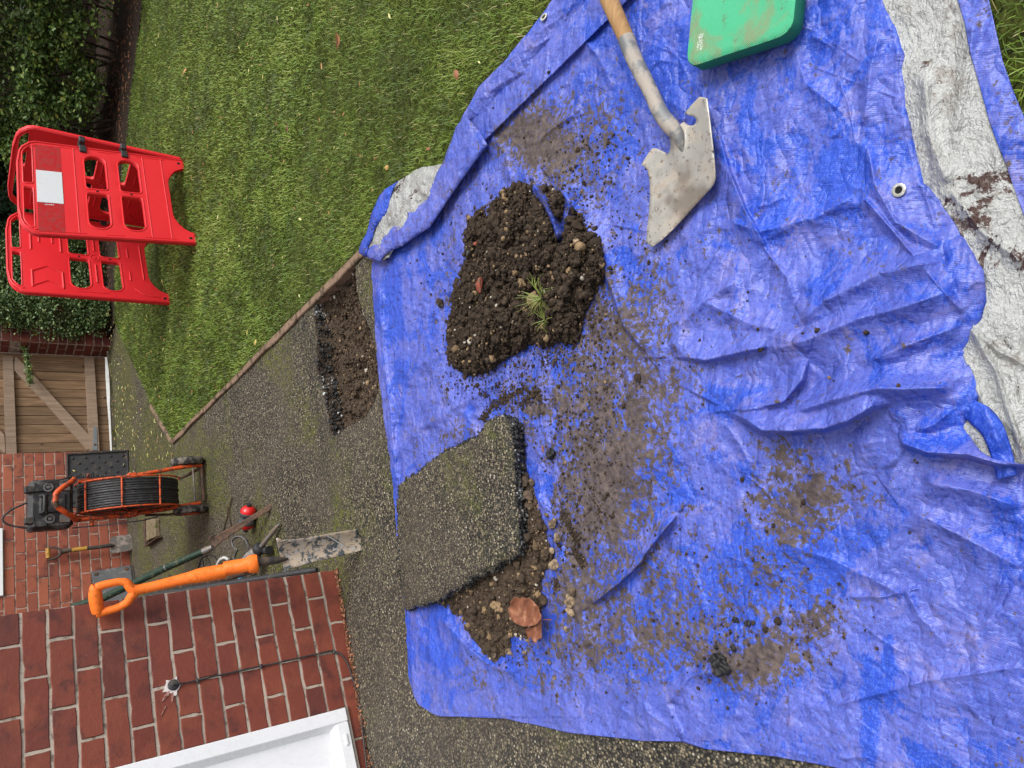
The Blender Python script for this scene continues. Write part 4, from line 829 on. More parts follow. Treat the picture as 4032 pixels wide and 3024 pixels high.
ax_pts = [(275, 252, .062, 50), (320, 370, .058, 48), (385, 500, .055, 46), (440, 610, .054, 45), (500, 740, .056, 44), (570, 830, .054, 46), (610, 880, .050, 46), (632, 945, .046, 46), (655, 1020, .036, 46)]
pts = [G(*c6(x, y), z) for x, y, z, w_ in ax_pts]
kpx = lambda q: np.linalg.norm(q - O) / FPX * (1000 / 1659)      # metres per crop pixel there
MB().tube(ctr(pts, 30), np.interp(np.linspace(0, 1, len(ctr(pts, 30))), [0, .38, .62, .78, .9, 1], [50 * kpx(pts[0]), 46 * kpx(pts[3]), 50 * kpx(pts[5]), 40 * kpx(pts[6]), 20 * kpx(pts[6]), 5 * kpx(pts[6])]), 20).build('socket', SOC, shv, True)
hp = [G(*c6(x, y), z) for x, y, z in ((282, 268, .062), (222, 132, .064), (165, 4, .066), (40, -280, .07), (-180, -800, .08))]
MB().tube(hp, [47 * kpx(hp[0]), 49 * kpx(hp[1]), 51 * kpx(hp[2]), .020, .020], 20).build('handle', ASH, shv, True)
MB().tube(ctr([G(*c6(x, y), z) for x, y, z in ((655, 980, .058), (680, 1060, .054), (700, 1150, .046))], 10), [.005] * 8 + [.004, .003, .002], 8).build('reinforcing_rib', BLm.m, shv, True) if False else None
# kneeling pad
c7 = crop(2600, 0, 700 / 2212)
pad_top = [(405, -30), (400, 60), (385, 180), (372, 320), (360, 450), (345, 600), (338, 690), (345, 745), (370, 785), (410, 808), (450, 806), (560, 772), (700, 722), (900, 655), (1100, 590), (1300, 525), (1480, 462), (1560, 410), (1620, 340), (1650, 270), (1662, 200), (1672, 100), (1685, -30), (1700, -400), (1660, -560), (1500, -640), (800, -640), (520, -560), (430, -400)]
PM = M('green_foam', .8, .25); wv = PM.n('ShaderNodeTexWave'); wv.inputs['Scale'].default_value = 95; wv.inputs['Distortion'].default_value = .4; PM.l(PM.vec((1, 1, 1), (0, 0, -.35)), wv.inputs['Vector'])
wv2 = PM.n('ShaderNodeTexWave'); wv2.inputs['Scale'].default_value = 60; wv2.inputs['Distortion'].default_value = 1.; PM.l(PM.vec((1, 1, 1), (0, 0, 1.2)), wv2.inputs['Vector'])
g = PM.noise(9, 7, .7, dist=.4); cc = PM.mix(PM.noise(4, 4), (.06, .40, .20), (.10, .50, .28)); cc = PM.mix(PM.ss(g, .47, .62, 0, .8), cc, (.25, .27, .15)); cc = PM.mix(PM.ss(PM.noise(26, 6, .75), .60, .68, 0, .8), cc, (.16, .10, .075))
rib = PM.math('ADD', wv.outputs['Fac'], PM.math('MULTIPLY', wv2.outputs['Fac'], .4)); cc = PM.mix(PM.ss(rib, .2, .9, .22, 0), cc, (.03, .30, .14)); PM.col(cc).bump(rib, .5, .002)
PS = plain('green_foam_shaded_side', (.02, .17, .10), .8, .2, .1, dirt=(.03, .16, .09), dsc=12, damt=.42, bst=.3)  # sides get a darker green that stands for their shade
zp = .075; pl = densify([c7(*p) for p in pad_top], 5); V, F = tri_patch(pl, step=9, jit=.2, seed=3); e = segdist(V[:, 0], V[:, 1], pl + [pl[0]])
W = G(V[:, 0], V[:, 1], zp - .0035 * (1 - smooth(0, 6, e)) + .0035 * (fbm(V[:, 0] / 60, V[:, 1] / 60) - .5)); a = W[F]; nz = np.cross(a[:, 1] - a[:, 0], a[:, 2] - a[:, 0])[:, 2]; F[nz < 0] = F[nz < 0][:, ::-1]
pad = empty('kneeling_pad', onT(1620, 20), 'thick green ribbed foam kneeling pad with rounded corners', 'kneeling pad')
mk('pad_top', W, F, PM.m, pad, True)
ib = [int(np.argmin((V[:, 0] - p[0]) ** 2 + (V[:, 1] - p[1]) ** 2)) for p in pl]; nb = len(pl); top = W[ib]; cen = top.mean(0); rings = [top]
for dz, off in ((.004, .002), (.018, .001), (.032, .002), (.036, -.004)):
    q = top.copy(); dr = q - cen; dr[:, 2] = 0; dr /= np.linalg.norm(dr, axis=1, keepdims=True); q += dr * off; q[:, 2] -= dz; rings.append(q)
mk('pad_side', np.vstack(rings), [(k * nb + i, (k + 1) * nb + i, (k + 1) * nb + (i + 1) % nb, k * nb + (i + 1) % nb) for k in range(4) for i in range(nb)], PS, pad, True)
# white print on the pad
WP = plain('white_print', (.72, .78, .70), .7, .2, dirt=(.2, .5, .3), dsc=90, damt=.44, bst=0)
def text_on(s, p, xdir, ydir, size, mat, parent, name='printed_text', depth=.0004):
    cu = bpy.data.curves.new(name, 'FONT'); cu.body = s; cu.size = size; cu.extrude = depth; cu.resolution_u = 3
    ob = bpy.data.objects.new(name, cu); C.objects.link(ob); dg = bpy.context.evaluated_depsgraph_get(); me = bpy.data.meshes.new_from_object(ob.evaluated_get(dg)); bpy.data.objects.remove(ob); bpy.data.curves.remove(cu)
    X = np.array(xdir, float); X /= np.linalg.norm(X); Y = np.array(ydir, float); Y -= X * (Y @ X); Y /= np.linalg.norm(Y); Z = np.cross(X, Y)
    co = np.array([v.co for v in me.vertices]); W = np.array(p) + co[:, :1] * X + co[:, 1:2] * Y + co[:, 2:3] * Z; W -= worldloc(parent)
    me.vertices.foreach_set('co', W.astype(np.float32).ravel()); me.materials.clear(); me.materials.append(mat); me.update()
    ob = bpy.data.objects.new(name, me); C.objects.link(ob); ob.parent = parent; return ob
c8 = crop(2700, 100, 120 / 1659)
for s, a, b in (('TRUNCER', c8(850, 440), c8(770, 1330)), ('ERGAN', c8(690, 480), c8(590, 1340))):
    A, B = G(*a, zp + .0006), G(*b, zp + .0006); yd = G(a[0] + 8, a[1], zp) - G(*a, zp); L = np.linalg.norm(B - A)
    text_on(s, A, B - A, yd, L / (len(s) * .62), WP, pad)

# ================================================================== HOUSE
def wallpt(s, z, off=0., o=CORN): return o + WD * s + WN * off + np.array([0, 0, z])
def wuv(dx, dy, o=CORN, off=0.):
    p = PL(dx, dy, o + WN * off, WN); return float((p - o) @ WD), float(p[2])
def brickwork(o, D, N, s0, s1, nC, phase, holes, mat, mmat, parent, seed, name='brickwork', bl=.225, ch=.075, jt=.0085, jx=.0013, z0=0.):
    r = np.random.default_rng(seed); V = []; F = []; A = []; o = np.array(o, float); D = np.array(D, float); N = np.array(N, float)
    for k in range(nC):
        za, zb = z0 + k * ch + jt / 2, z0 + (k + 1) * ch - jt / 2; cut = [s0]; s = phase(k)
        while s <= s0 + .03: s += bl
        while s < s1 - .02: cut.append(s); s += bl
        cut.append(s1)
        for a, b in zip(cut[:-1], cut[1:]):
            segs = [(a + (jt / 2 if a > s0 else 0), b - (jt / 2 if b < s1 else 0))]
            for (ha, hb, hza, hzb) in holes:
                if zb <= hza or za >= hzb: continue
                ns = []
                for (p, q) in segs:
                    if q <= ha or p >= hb: ns.append((p, q)); continue
                    if p < ha: ns.append((p, ha))
                    if q > hb: ns.append((hb, q))
                segs = ns
            for p, q in segs:
                if q - p < .012: continue
                i = len(V); rn = r.random(); dep = r.normal(0, .0012)
                for (ss_, zz_) in ((p, za), (q, za), (q, zb), (p, zb)): V.append(o + D * ss_ + N * -.02 + [0, 0, zz_])
                nseg = max(3, int((q - p) / .028)); e = .0025; ring = []
                for t in range(nseg): ring.append((p + e + (q - p - 2 * e) * t / nseg, za + e + r.normal(0, jx)))
                for t in range(3): ring.append((q - e + r.normal(0, jx), za + e + (zb - za - 2 * e) * t / 3))
                for t in range(nseg): ring.append((q - e - (q - p - 2 * e) * t / nseg, zb - e + r.normal(0, jx)))
                for t in range(3): ring.append((p + e + r.normal(0, jx), zb - e - (zb - za - 2 * e) * t / 3))
                m = len(ring)
                for d_, g_ in ((-.003, 1.), (dep, .0)):
                    cx, cz = (p + q) / 2, (za + zb) / 2
                    for ss_, zz_ in ring:
                        ex = 1.0 if g_ == 0 else 1.0; V.append(o + D * (ss_ + (.0022 * np.sign(ss_ - cx) if g_ else 0)) + N * d_ + [0, 0, zz_ + (.0022 * np.sign(zz_ - cz) if g_ else 0)])
                b0 = i + 4; F += [(b0 + t, b0 + (t + 1) % m, b0 + m + (t + 1) % m, b0 + m + t) for t in range(m)]; F.append(tuple(b0 + m + t for t in range(m)))
                A += [rn] * (4 + 2 * m)
    V2 = np.array(V)
    used = sorted(set(i for f in F for i in f)); mp = {u: i for i, u in enumerate(used)}; F = [tuple(mp[i] for i in f) for f in F]; V2 = V2[used]; A = np.array(A)[used]
    a, b, c = V2[F[-1][0]], V2[F[-1][1]], V2[F[-1][2]]
    if np.cross(b - a, c - a) @ N < 0: F = [f[::-1] for f in F]
    mk(name, V2, F, mat, parent, False, {'rnd': A})
    # mortar bed, recessed, with the openings left out
    ys = sorted(set([z0, z0 + nC * ch] + [h for q in holes for h in q[2:] if h < z0 + nC * ch])); xs_ = sorted(set([s0, s1] + [min(h, s1) for q in holes for h in q[:2]])); m = MB()
    for xa, xb in zip(xs_[:-1], xs_[1:]):
        for ya, yb in zip(ys[:-1], ys[1:]):
            cx, cy = (xa + xb) / 2, (ya + yb) / 2
            if any(h[0] < cx < h[1] and h[2] < cy < h[3] for h in holes): continue
            m.box(o + D * cx + N * -.104 + [0, 0, cy], (xb - xa, .2, yb - ya), D, N)
    m.build('mortar', mmat, parent)
c1 = crop(0, 2100, 1500 / 2212)
house = empty('brick_house', CORN + WD * 1.2, 'red brick house with white door, its far wall beside the gate', 'house')
ds, dz = wuv(*c1(2000, 1012)); DOOR = (ds, ds + 1.0, dz, 2.12)
brickwork(CORN, WD, WN, 0., 3.2, 35, lambda k: .107 if k % 2 else .2195, [DOOR], BRICK, MORTAR, house, 5)
sideL = float((BW0 - CORN) @ (-WN)); bl_ = float((CORN - BW0) @ WD)
ws, wz = wuv(*crop(0, 1760, .4037)(20, 800), BW0), wuv(*crop(0, 1760, .4037)(33, 1457), BW0)
WIN = (ws[0], wz[0], min(ws[1], wz[1]) + .0, 1.95)
brickwork(BW0, WD, WN, -.113, bl_ - .004, 35, lambda k: 0. if k % 2 else .1125 - .225, [WIN], BRICK2, MORTAR2, house, 6)
brickwork(CORN + WD * .001, -WN, -WD, .018, sideL - .01, 35, lambda k: .2195 if k % 2 else .107, [], BRICK, MORTAR, house, 7)
# door
door = MB(); zb0, zt0, sa, sb_ = DOOR[2], DOOR[3], DOOR[0], DOOR[1]
do = empty('door', wallpt(sa, zb0)); do.parent = house; do.location = Vector(wallpt(sa, zb0) - worldloc(house))
def bar(mb, s0, s1, z0, z1, off, th, bev=.004): mb.box(wallpt((s0 + s1) / 2, (z0 + z1) / 2, off), (abs(s1 - s0), th, abs(z1 - z0)), WD, WN, bev=bev)
fr = MB(); W_ = .052; bar(fr, sa + .002, sa + W_, zb0 + .002, zt0, -.012, .06); bar(fr, sb_ - W_, sb_, zb0 + .002, zt0, -.012, .06); bar(fr, sa + W_, sb_ - W_, zb0 + .0025, zb0 + W_, -.013, .06); bar(fr, sa + W_, sb_ - W_, zt0 - W_, zt0, -.013, .06)
ms = sa + W_ + .155; bar(fr, ms, ms + .07, zb0 + W_, zt0 - W_, -.014, .06); fr.build('door_frame', UPVC, do)
def bead(s0, s1, z0, z1):
    w_ = .018; A = [(s0, z0), (s1, z0), (s1, z1), (s0, z1)]; B = [(s0 + w_, z0 + w_), (s1 - w_, z0 + w_), (s1 - w_, z1 - w_), (s0 + w_, z1 - w_)]
    m = MB().add([wallpt(*p, .012) for p in A] + [wallpt(*p, -.014) for p in B], [(i, (i + 1) % 4, 4 + (i + 1) % 4, 4 + i) for i in range(4)]); m.build('glazing_bead', UPVC, do)
    MB().add([wallpt(*p, -.0135) for p in B], [(0, 1, 2, 3)]).box(wallpt((s0 + s1) / 2, (z0 + z1) / 2, -.03), (s1 - s0 - .002, .02, z1 - z0 - .002), WD, WN).build('door_panel', UPVC, do)
bead(sa + W_, ms, zb0 + W_, 1.0); bead(ms + .07, sb_ - W_, zb0 + W_, 1.0); bead(sa + W_, ms, 1.06, zt0 - W_); bead(ms + .07, sb_ - W_, 1.06, zt0 - W_)
rl = MB(); bar(rl, sa + W_, ms, 1.0, 1.06, -.014, .05); bar(rl, ms + .07, sb_ - W_, 1.0, 1.06, -.014, .05); rl.build('mid_rail', UPVC, do)
wv_s, wv_z = wuv(*c1(2010, 1200)); wc = MB(); wc.box(wallpt(wv_s, zb0 + .026, .02), (.042, .006, .013), WD, WN, bev=.004).build('weep_cover', UPVC, do)
sg = MB(); sg.box(wallpt((sa + sb_) / 2, zb0 - .004, -.004), (sb_ - sa + .004, .03, .009), WD, WN).build('sealant', plain('grey_sealant', (.22, .19, .16), .8, bst=0), do)
# window on the far wall
wi = empty('window', BW0); wi.parent = house; wi.location = Vector(BW0 + WD * WIN[0] + [0, 0, WIN[2]] - worldloc(house))
def bpt(s, z, off=0.): return BW0 + WD * s + WN * off + np.array([0, 0, z])
fr = MB()
for (a, b, c_, d) in ((WIN[0], WIN[1], WIN[2], WIN[2] + .06), (WIN[0], WIN[1], WIN[3] - .06, WIN[3]), (WIN[0], WIN[0] + .06, WIN[2] + .06, WIN[3] - .06), (WIN[1] - .06, WIN[1], WIN[2] + .06, WIN[3] - .06)): fr.box(bpt((a + b) / 2, (c_ + d) / 2, -.004), (b - a, .05, d - c_), WD, WN, bev=.004)
fr.build('window_frame', UPVC, wi)
GL = M('window_glass', .08, .6); GL.col((.03, .035, .04)); MB().box(bpt((WIN[0] + WIN[1]) / 2, (WIN[2] + WIN[3]) / 2, -.02), (WIN[1] - WIN[0] - .1, .008, WIN[3] - WIN[2] - .1), WD, WN).build('pane', GL.m, wi)
# cable gland, sealant and clipped cable on the near wall
def W1(x, y, off): s, z = wuv(*c1(x, y), off=off); return wallpt(s, z, off)
gl = empty('wall_cable', W1(1005, 880, .0), 'thin black cable from a round gland clipped down the near brick wall', 'cable')
MB().lathe(W1(1005, 882, .0), WN, [(0, .019), (.006, .019), (.009, .016), (.0095, .006), (.012, .005)], 24).build('gland', BLACKP, gl, True)
cp = [W1(1005, 880, .014), W1(1060, 872, .010), W1(1145, 855, .007), W1(1270, 825, .007), W1(1515, 772, .007), W1(1720, 728, .007), W1(1860, 697, .007), W1(1940, 688, .007), W1(1985, 708, .012), W1(2020, 760, .014), W1(2050, 850, .014), W1(2075, 940, .016), W1(2092, 1040, .02), W1(2105, 1150, .025), W1(2117, 1250, .03), W1(2130, 1363, .03), W1(2150, 1500, .03)]
MB().tube(ctr(cp, 80), .0032, 8).build('cable_run', CABLE, gl, True)
for x, y in ((1145, 855), (1515, 772), (1940, 688), (2085, 1015)): MB().box(W1(x, y, .006), (.016, .012, .009), WD, WN, bev=.003).build('clip', BLACKP, gl)
rg = np.random.default_rng(4); sm_ = []
for k in range(16):
    a = rg.uniform(0, 6.28); rr_ = rg.uniform(.012, .03); sm_.append([W1(1005, 885, .001)[0], 0, 0])
SEAL = plain('white_sealant', (.62, .56, .54), .6, .4, bst=0); m = MB(); base = wuv(*c1(1005, 885))
def blob(s, z, a, L, w_):
    d = np.array([math.cos(a), math.sin(a)]); n_ = np.array([-d[1], d[0]]); P = [wallpt(*(np.array([s, z]) + d * L * t + n_ * w_ * q), .0035 + .001 * (abs(q) < .1)) for t, q in ((0, -.5), (.3, -1), (.7, -.7), (1, 0), (.7, .7), (.3, 1), (0, .5))]; m.prism(P, WN * -.004)
rg = np.random.default_rng(9); P = []
for k in range(26):
    a = 2 * math.pi * k / 26; rr_ = .0205 + (.013 if k % 5 == 0 else .002) * rg.uniform(.3, 1.1) + .006 * max(0, math.cos(a - 1.2)); P.append(wallpt(base[0] + rr_ * math.cos(a), base[1] + rr_ * math.sin(a), .0032))
m.prism(P, WN * -.004); m.build('sealant_smear', SEAL, gl)
SEAL2 = plain('thin_sealant', (.36, .20, .17), .6, .4, dirt=(.17, .05, .03), dsc=60, damt=.5, bst=0)
for args in ((base[0] + .022, base[1] + .004, .15, .034, .004), (base[0] + .062, base[1] + .030, .55, .034, .0025), (base[0] + .016, base[1] + .014, .75, .04, .006)):
    m = MB(); blob(*args); m.build('sealant_smear', SEAL2, gl)

# ================================================================== GATE, PIER, SILL
cg = crop(0, 1380, 560 / 2020)
g0 = np.array([-.767, 7.864, 0]); g1 = np.array([.132, 8.368, 0]); gD = (g1 - g0) / np.linalg.norm(g1 - g0); gN = np.array([gD[1], -gD[0], 0]); gW = float(np.linalg.norm(g1 - g0))
def gp(x, y, off=0.): return PL(*cg(x, y), g0 + gN * off, gN)
gate = empty('wooden_gate', g0, 'wooden boarded gate with two rails, diagonal braces and white threshold strip beside the brick pier', 'gate')
m = MB(); nb_ = 11; rg = np.random.default_rng(3)
for k in range(nb_):
    a, b = gW * k / nb_, gW * (k + 1) / nb_ - .004; m.box(g0 + gD * (a + b) / 2 + gN * (-.03 + rg.normal(0, .0015)) + [0, 0, .91], (b - a, .02, 1.80), gD, gN, bev=.003, a=rg.random())
m.build('boards', GATEB, gate)
def traced(name, pts, off, th, mat, parent=gate, a=.5):
    P = [gp(x, y, off) for x, y in pts]; o = MB().prism(P, gN * -th, a).build(name, mat, parent); return o
traced('rail', [(1200, 78), (1335, 85), (1415, 1425), (1270, 1425)], .012, .028, GATEL, a=.55); traced('rail', [(40, 75), (185, 75), (238, 1480), (85, 1480)], .012, .028, GATEL, a=.35)
traced('brace', [(205, 110), (235, 90), (380, 235), (800, 705), (1258, 1190), (1268, 1405), (1240, 1405), (700, 800), (205, 280)], .011, .026, GATEL, a=.5); traced('brace', [(-160, 1010), (-20, 1110), (62, 1200), (76, 1445), (60, 1450), (-160, 1240)], .010, .026, GATEL, a=.6)
traced('hinge_strap', [(1330, 1085), (1375, 1090), (1385, 1418), (1315, 1418)], .017, .005, plain('galvanised', (.26, .29, .32), .45, .5, .7, bst=0), a=.5)
MB().lathe(gp(1350, 1335, .018), gN, [(0, .010), (.008, .008), (.010, .003)], 12).build('bolt', RUST, gate, True)
traced('threshold_strip', [(1492, 95), (1520, 95), (1545, 300), (1562, 600), (1560, 760), (1590, 1420), (1568, 1420), (1545, 1000), (1520, 700), (1500, 350)], .119, .008, PAINTW)
MB().box(g0 + gD * gW / 2 + gN * .095 + [0, 0, .010], (gW + .02, .03, .030), gD, gN, bev=.008).build('sill', plain('mossy_concrete', (.12, .105, .075), .9, .2, dirt=(.06, .06, .02), dsc=14, damt=.47, bst=.5), gate)
pier = empty('brick_pier', g1, 'red brick pier, coloured dark for its shade, at the right of the wooden gate, half hidden by the shrub', 'pier')
BRICKSHADE = brickm('brick_pier', [(.11, .026, .018), (.15, .034, .022), (.09, .022, .018)])  # darker bricks than the house: the pier's shade put into the colour
PIERO = g1 + gN * .20
brickwork(g1, gN, -gD, -.02, .182, 26, lambda k: -.02 + (.1125 if k % 2 else 0), [], BRICKSHADE, MORTAR2, pier, 8); brickwork(PIERO + gD * .002, gD, gN, 0, .45, 26, lambda k: .1125 if k % 2 else 0., [], BRICKSHADE, MORTAR2, pier, 9)
MB().box(g1 + gN * -.05 + gD * .33 + [0, 0, .975], (.24, .28, 1.95), gD, gN).build('core', BRICKSHADE, pier)
# close-boarded fence behind the shrubs, coloured dark to stand for undergrowth shade
fn = empty('board_fence', (2.5, 10.0, 0), 'close-boarded timber fence behind the hedge, coloured dark for undergrowth shade', 'fence'); m = MB(); FD = np.array([.97, -.12, 0]); FD /= np.linalg.norm(FD); FN = np.array([FD[1], -FD[0], 0])
for k in range(60): m.box(np.array([.6, 9.8, .95]) + FD * (k * .105 + .05) + FN * rng.normal(0, .004), (.10, .018, 1.9), FD, FN, a=rng.random())
m.build('boards', plain('shade_dark_fence', (.035, .022, .016), .9, .2), fn)
for k in range(4): MB().box(np.array([.6, 9.8, 1.0]) + FD * (k * 1.9 + .1) - FN * .06, (.1, .1, 2.0), FD, FN, bev=.006).build('post', GATEL, fn)

# ================================================================== SHRUBS
def leaves(P, size, seed, aspect=.5, updir=None, cup=.25, acol=None):
    """P (n,3) leaf centres; each leaf is a folded six-cornered blade"""
    r = np.random.default_rng(seed); n = len(P); L = size * r.uniform(.6, 1.25, n)
    d = r.normal(size=(n, 3)); d[:, 2] = d[:, 2] * .6 - .15
    if updir is not None: d += updir
    d /= np.linalg.norm(d, axis=1, keepdims=True); nrm = r.normal(size=(n, 3)) * .75 + np.array([0, -.55, .8]); s_ = np.cross(d, nrm); s_ /= np.linalg.norm(s_, axis=1, keepdims=True); n2 = np.cross(s_, d)
    w_ = L * aspect; tmpl = [(-.5, 0, 0), (-.12, 1, 1), (.25, .85, 1), (.55, 0, 0), (.25, -.85, 1), (-.12, -1, 1)]
    V = np.stack([P + d * (L * t)[:, None] + s_ * (w_ * .5 * q)[:, None] + n2 * (w_ * cup * c)[:, None] for t, q, c in tmpl], 1)
    F = np.array([(0, 1, 2, 3), (0, 3, 4, 5)]); F = F[None] + (np.arange(n) * 6)[:, None, None]
    col = r.random(n) if acol is None else acol
    return V.reshape(-1, 3), F.reshape(-1, 4), np.repeat(col, 6)
def shrub(name, label, cat, blobs, nclust, per, size, mat, seed, aspect=.5, spread=.07, hang=0., stems=8, base=None, zmin=.05, inner=.35):
    """blobs: (centre, radii). Leaf sprays sit through the outer part of the crown with gaps between them"""
    r = np.random.default_rng(seed); vol = np.array([b[1][0] * b[1][1] * b[1][2] for b in blobs]) ** .67; cnt = (nclust * vol / vol.sum()).astype(int); cl = []
    for (c, rad), n in zip(blobs, cnt):
        d = r.normal(size=(n, 3)); d /= np.linalg.norm(d, axis=1, keepdims=True); rr = r.uniform(inner, 1, n) ** .4 * (.82 + .36 * np.array([mn.noise(Vector(q * 2.3 + seed)) for q in d]))
        cl.append(np.array(c) + d * rr[:, None] * np.array(rad))
    cl = np.vstack(cl); keep = np.array([mn.noise(Vector(q * 3.1 + 7)) for q in cl]) > -.16; cl = cl[keep & (cl[:, 2] > zmin)]
    k = r.integers(0, len(cl), len(cl) * per); P = cl[k] + r.normal(0, spread, (len(k), 3)) * [1, 1, .8]; P = P[P[:, 2] > zmin * .6]
    V, F, A = leaves(P, size, seed + 1, aspect)
    root = empty(name, base if base is not None else np.array(blobs[0][0]) * [1, 1, 0], label, cat)
    mk('crown', V, F, mat, root, False, {'rnd': A})
    m = MB(); b0 = np.array(base if base is not None else np.array(blobs[0][0]) * [1, 1, 0], float)
    for j in range(stems):
        e = cl[r.integers(0, len(cl))]; s0 = b0 + np.array([r.normal(0, .12), r.normal(0, .08), -.02]) + (np.array([e[0] - b0[0], 0, 0]) * .6); mid = (s0 + e) / 2 + r.normal(0, .08, 3)
        m.tube(ctr([s0, mid, e], 12), np.linspace(.014, .003, len(ctr([s0, mid, e], 12))), 6)
    for j in range(120):
        e = cl[r.integers(0, len(cl))]; q = e + r.normal(0, .14, 3); m.tube([e, (e + q) / 2 + r.normal(0, .02, 3), q], [.0035, .003, .0015], 4)
    m.build('trunk', TWIGM, root, True)
    return root
shrub('privet_hedge', 'tall dark green small leaved hedge at the far right of the lawn', 'hedge', [((4.6, 7.35, 1.15), (.9, .65, 1.0)), ((3.6, 8.15, 1.2), (.85, .65, 1.05)), ((2.75, 8.75, 1.2), (.8, .6, 1.05)), ((2.1, 9.2, 1.3), (.6, .45, 1.0)), ((3.5, 7.72, .52), (.6, .32, .42)), ((2.75, 8.12, .52), (.55, .32, .42)), ((4.4, 7.0, .6), (.6, .4, .5)), ((2.1, 8.55, .55), (.45, .3, .45))], 8200, 11, .042, HEDGE, 31, .58, .055, base=(3.3, 8.4, 0), zmin=.2, stems=26)
shrub('laurel_shrub', 'dark shrub with long glossy leaves behind the red barriers', 'shrub', [((1.45, 9.1, 1.15), (.75, .5, .95)), ((.9, 9.15, 1.25), (.6, .5, .9))], 1900, 8, .085, LAUREL, 41, .34, .07, base=(1.3, 9.2, 0), zmin=.2, stems=14)
shrub('small_leaf_shrub', 'bushy small leaved shrub spilling over the brick pier beside the gate', 'shrub', [((.95, 8.72, .62), (.42, .32, .58)), ((.55, 8.55, .72), (.28, .22, .52)), ((1.3, 8.85, .5), (.45, .3, .5)), ((.62, 8.55, 1.25), (.35, .3, .45)), ((.42, 8.34, .34), (.15, .12, .25)), ((.85, 8.42, .34), (.32, .18, .34)), ((.62, 8.24, .42), (.24, .14, .46)), ((.50, 8.24, .95), (.22, .14, .40)), ((.42, 8.17, .55), (.17, .10, .5)), ((.55, 8.15, .25), (.25, .12, .26)), ((1.1, 8.5, .4), (.35, .2, .4))], 6800, 10, .026, BOX, 51, .62, .035, base=(.85, 8.7, 0), zmin=.03, stems=14)
# sprig trailing across the gate
sp_ = [gp(x, y, .10) for x, y in ((330, -60), (370, 60), (390, 160), (415, 280), (420, 380), (435, 470))]; cs = ctr(sp_, 50)
m = MB().tube(cs, .002, 5); V, F, A = leaves(np.repeat(cs, 5, 0) + rng.normal(0, .013, (len(cs) * 5, 3)), .030, 61, .6); 
sr = empty('trailing_sprig', sp_[0], 'thin trailing leafy sprig hanging in front of the gate boards', 'sprig'); m.build('stem', TWIGM, sr); mk('leaves', V, F, BOX, sr, False, {'rnd': .5 + .5 * A})

# ================================================================== LAWN EDGING, GRASS, LITTER
eds = []
edlab = ['brownish concrete edging strip nearest the tarpaulin corner beside the trench', 'brownish concrete edging strip second from the tarpaulin along the lawn', 'brownish concrete edging strip third from the tarpaulin along the lawn', 'brownish concrete edging strip reaching the point of the lawn']
L_ = float(np.linalg.norm(K1 - K0)); cuts = [-.35, .72, 1.5, 2.3, L_]
for k in range(4):
    a, b = cuts[k] + .004, cuts[k + 1] - .004; pa, pb = K1 - KD * a, K1 - KD * b
    n = 26; ss = np.linspace(a, b, n); V = []; F = []
    for i, s in enumerate(ss):
        q = K1 - KD * s; e = fbm(np.array([s * 5.]), np.array([k * 3.]), 3)[0] - .5
        for (o_, z_) in ((-.030, -.10), (-.032 + .014 * e, .008 + .008 * e), (-.028 + .010 * e, .012 + .010 * e), (-.004, .014 + .009 * e), (.0, .010), (.0, -.10)): V.append((q[0] + KN[0] * o_, q[1] + KN[1] * o_, z_ if z_ < 0 else z_ + .004 * (k % 2)))
    for i in range(n - 1): F += [(i * 6 + j, i * 6 + j + 1, (i + 1) * 6 + j + 1, (i + 1) * 6 + j) for j in range(5)]
    F += [tuple(range(6)), tuple((n - 1) * 6 + j for j in range(6))[::-1]]; F = [f[::-1] for f in F]
    o = mk('edging_kerb', V, F, CONC, None, False); tag(o, edlab[k], 'edging', 'concrete edging strips along the lawn')
q0, q1 = np.array([*K0, 0]), np.array([-.27, 6.35, 0]); dq = (q1 - q0) / np.linalg.norm(q1 - q0)
o = MB().box((q0 + q1) / 2 + [-.01, 0, -.02], (np.linalg.norm(q1 - q0), .035, .09), dq, (-dq[1], dq[0], 0), bev=.006).build('edging_kerb', CONC); tag(o, 'short brown edging strip turning back toward the gate from the lawn point', 'edging', 'concrete edging strips along the lawn')

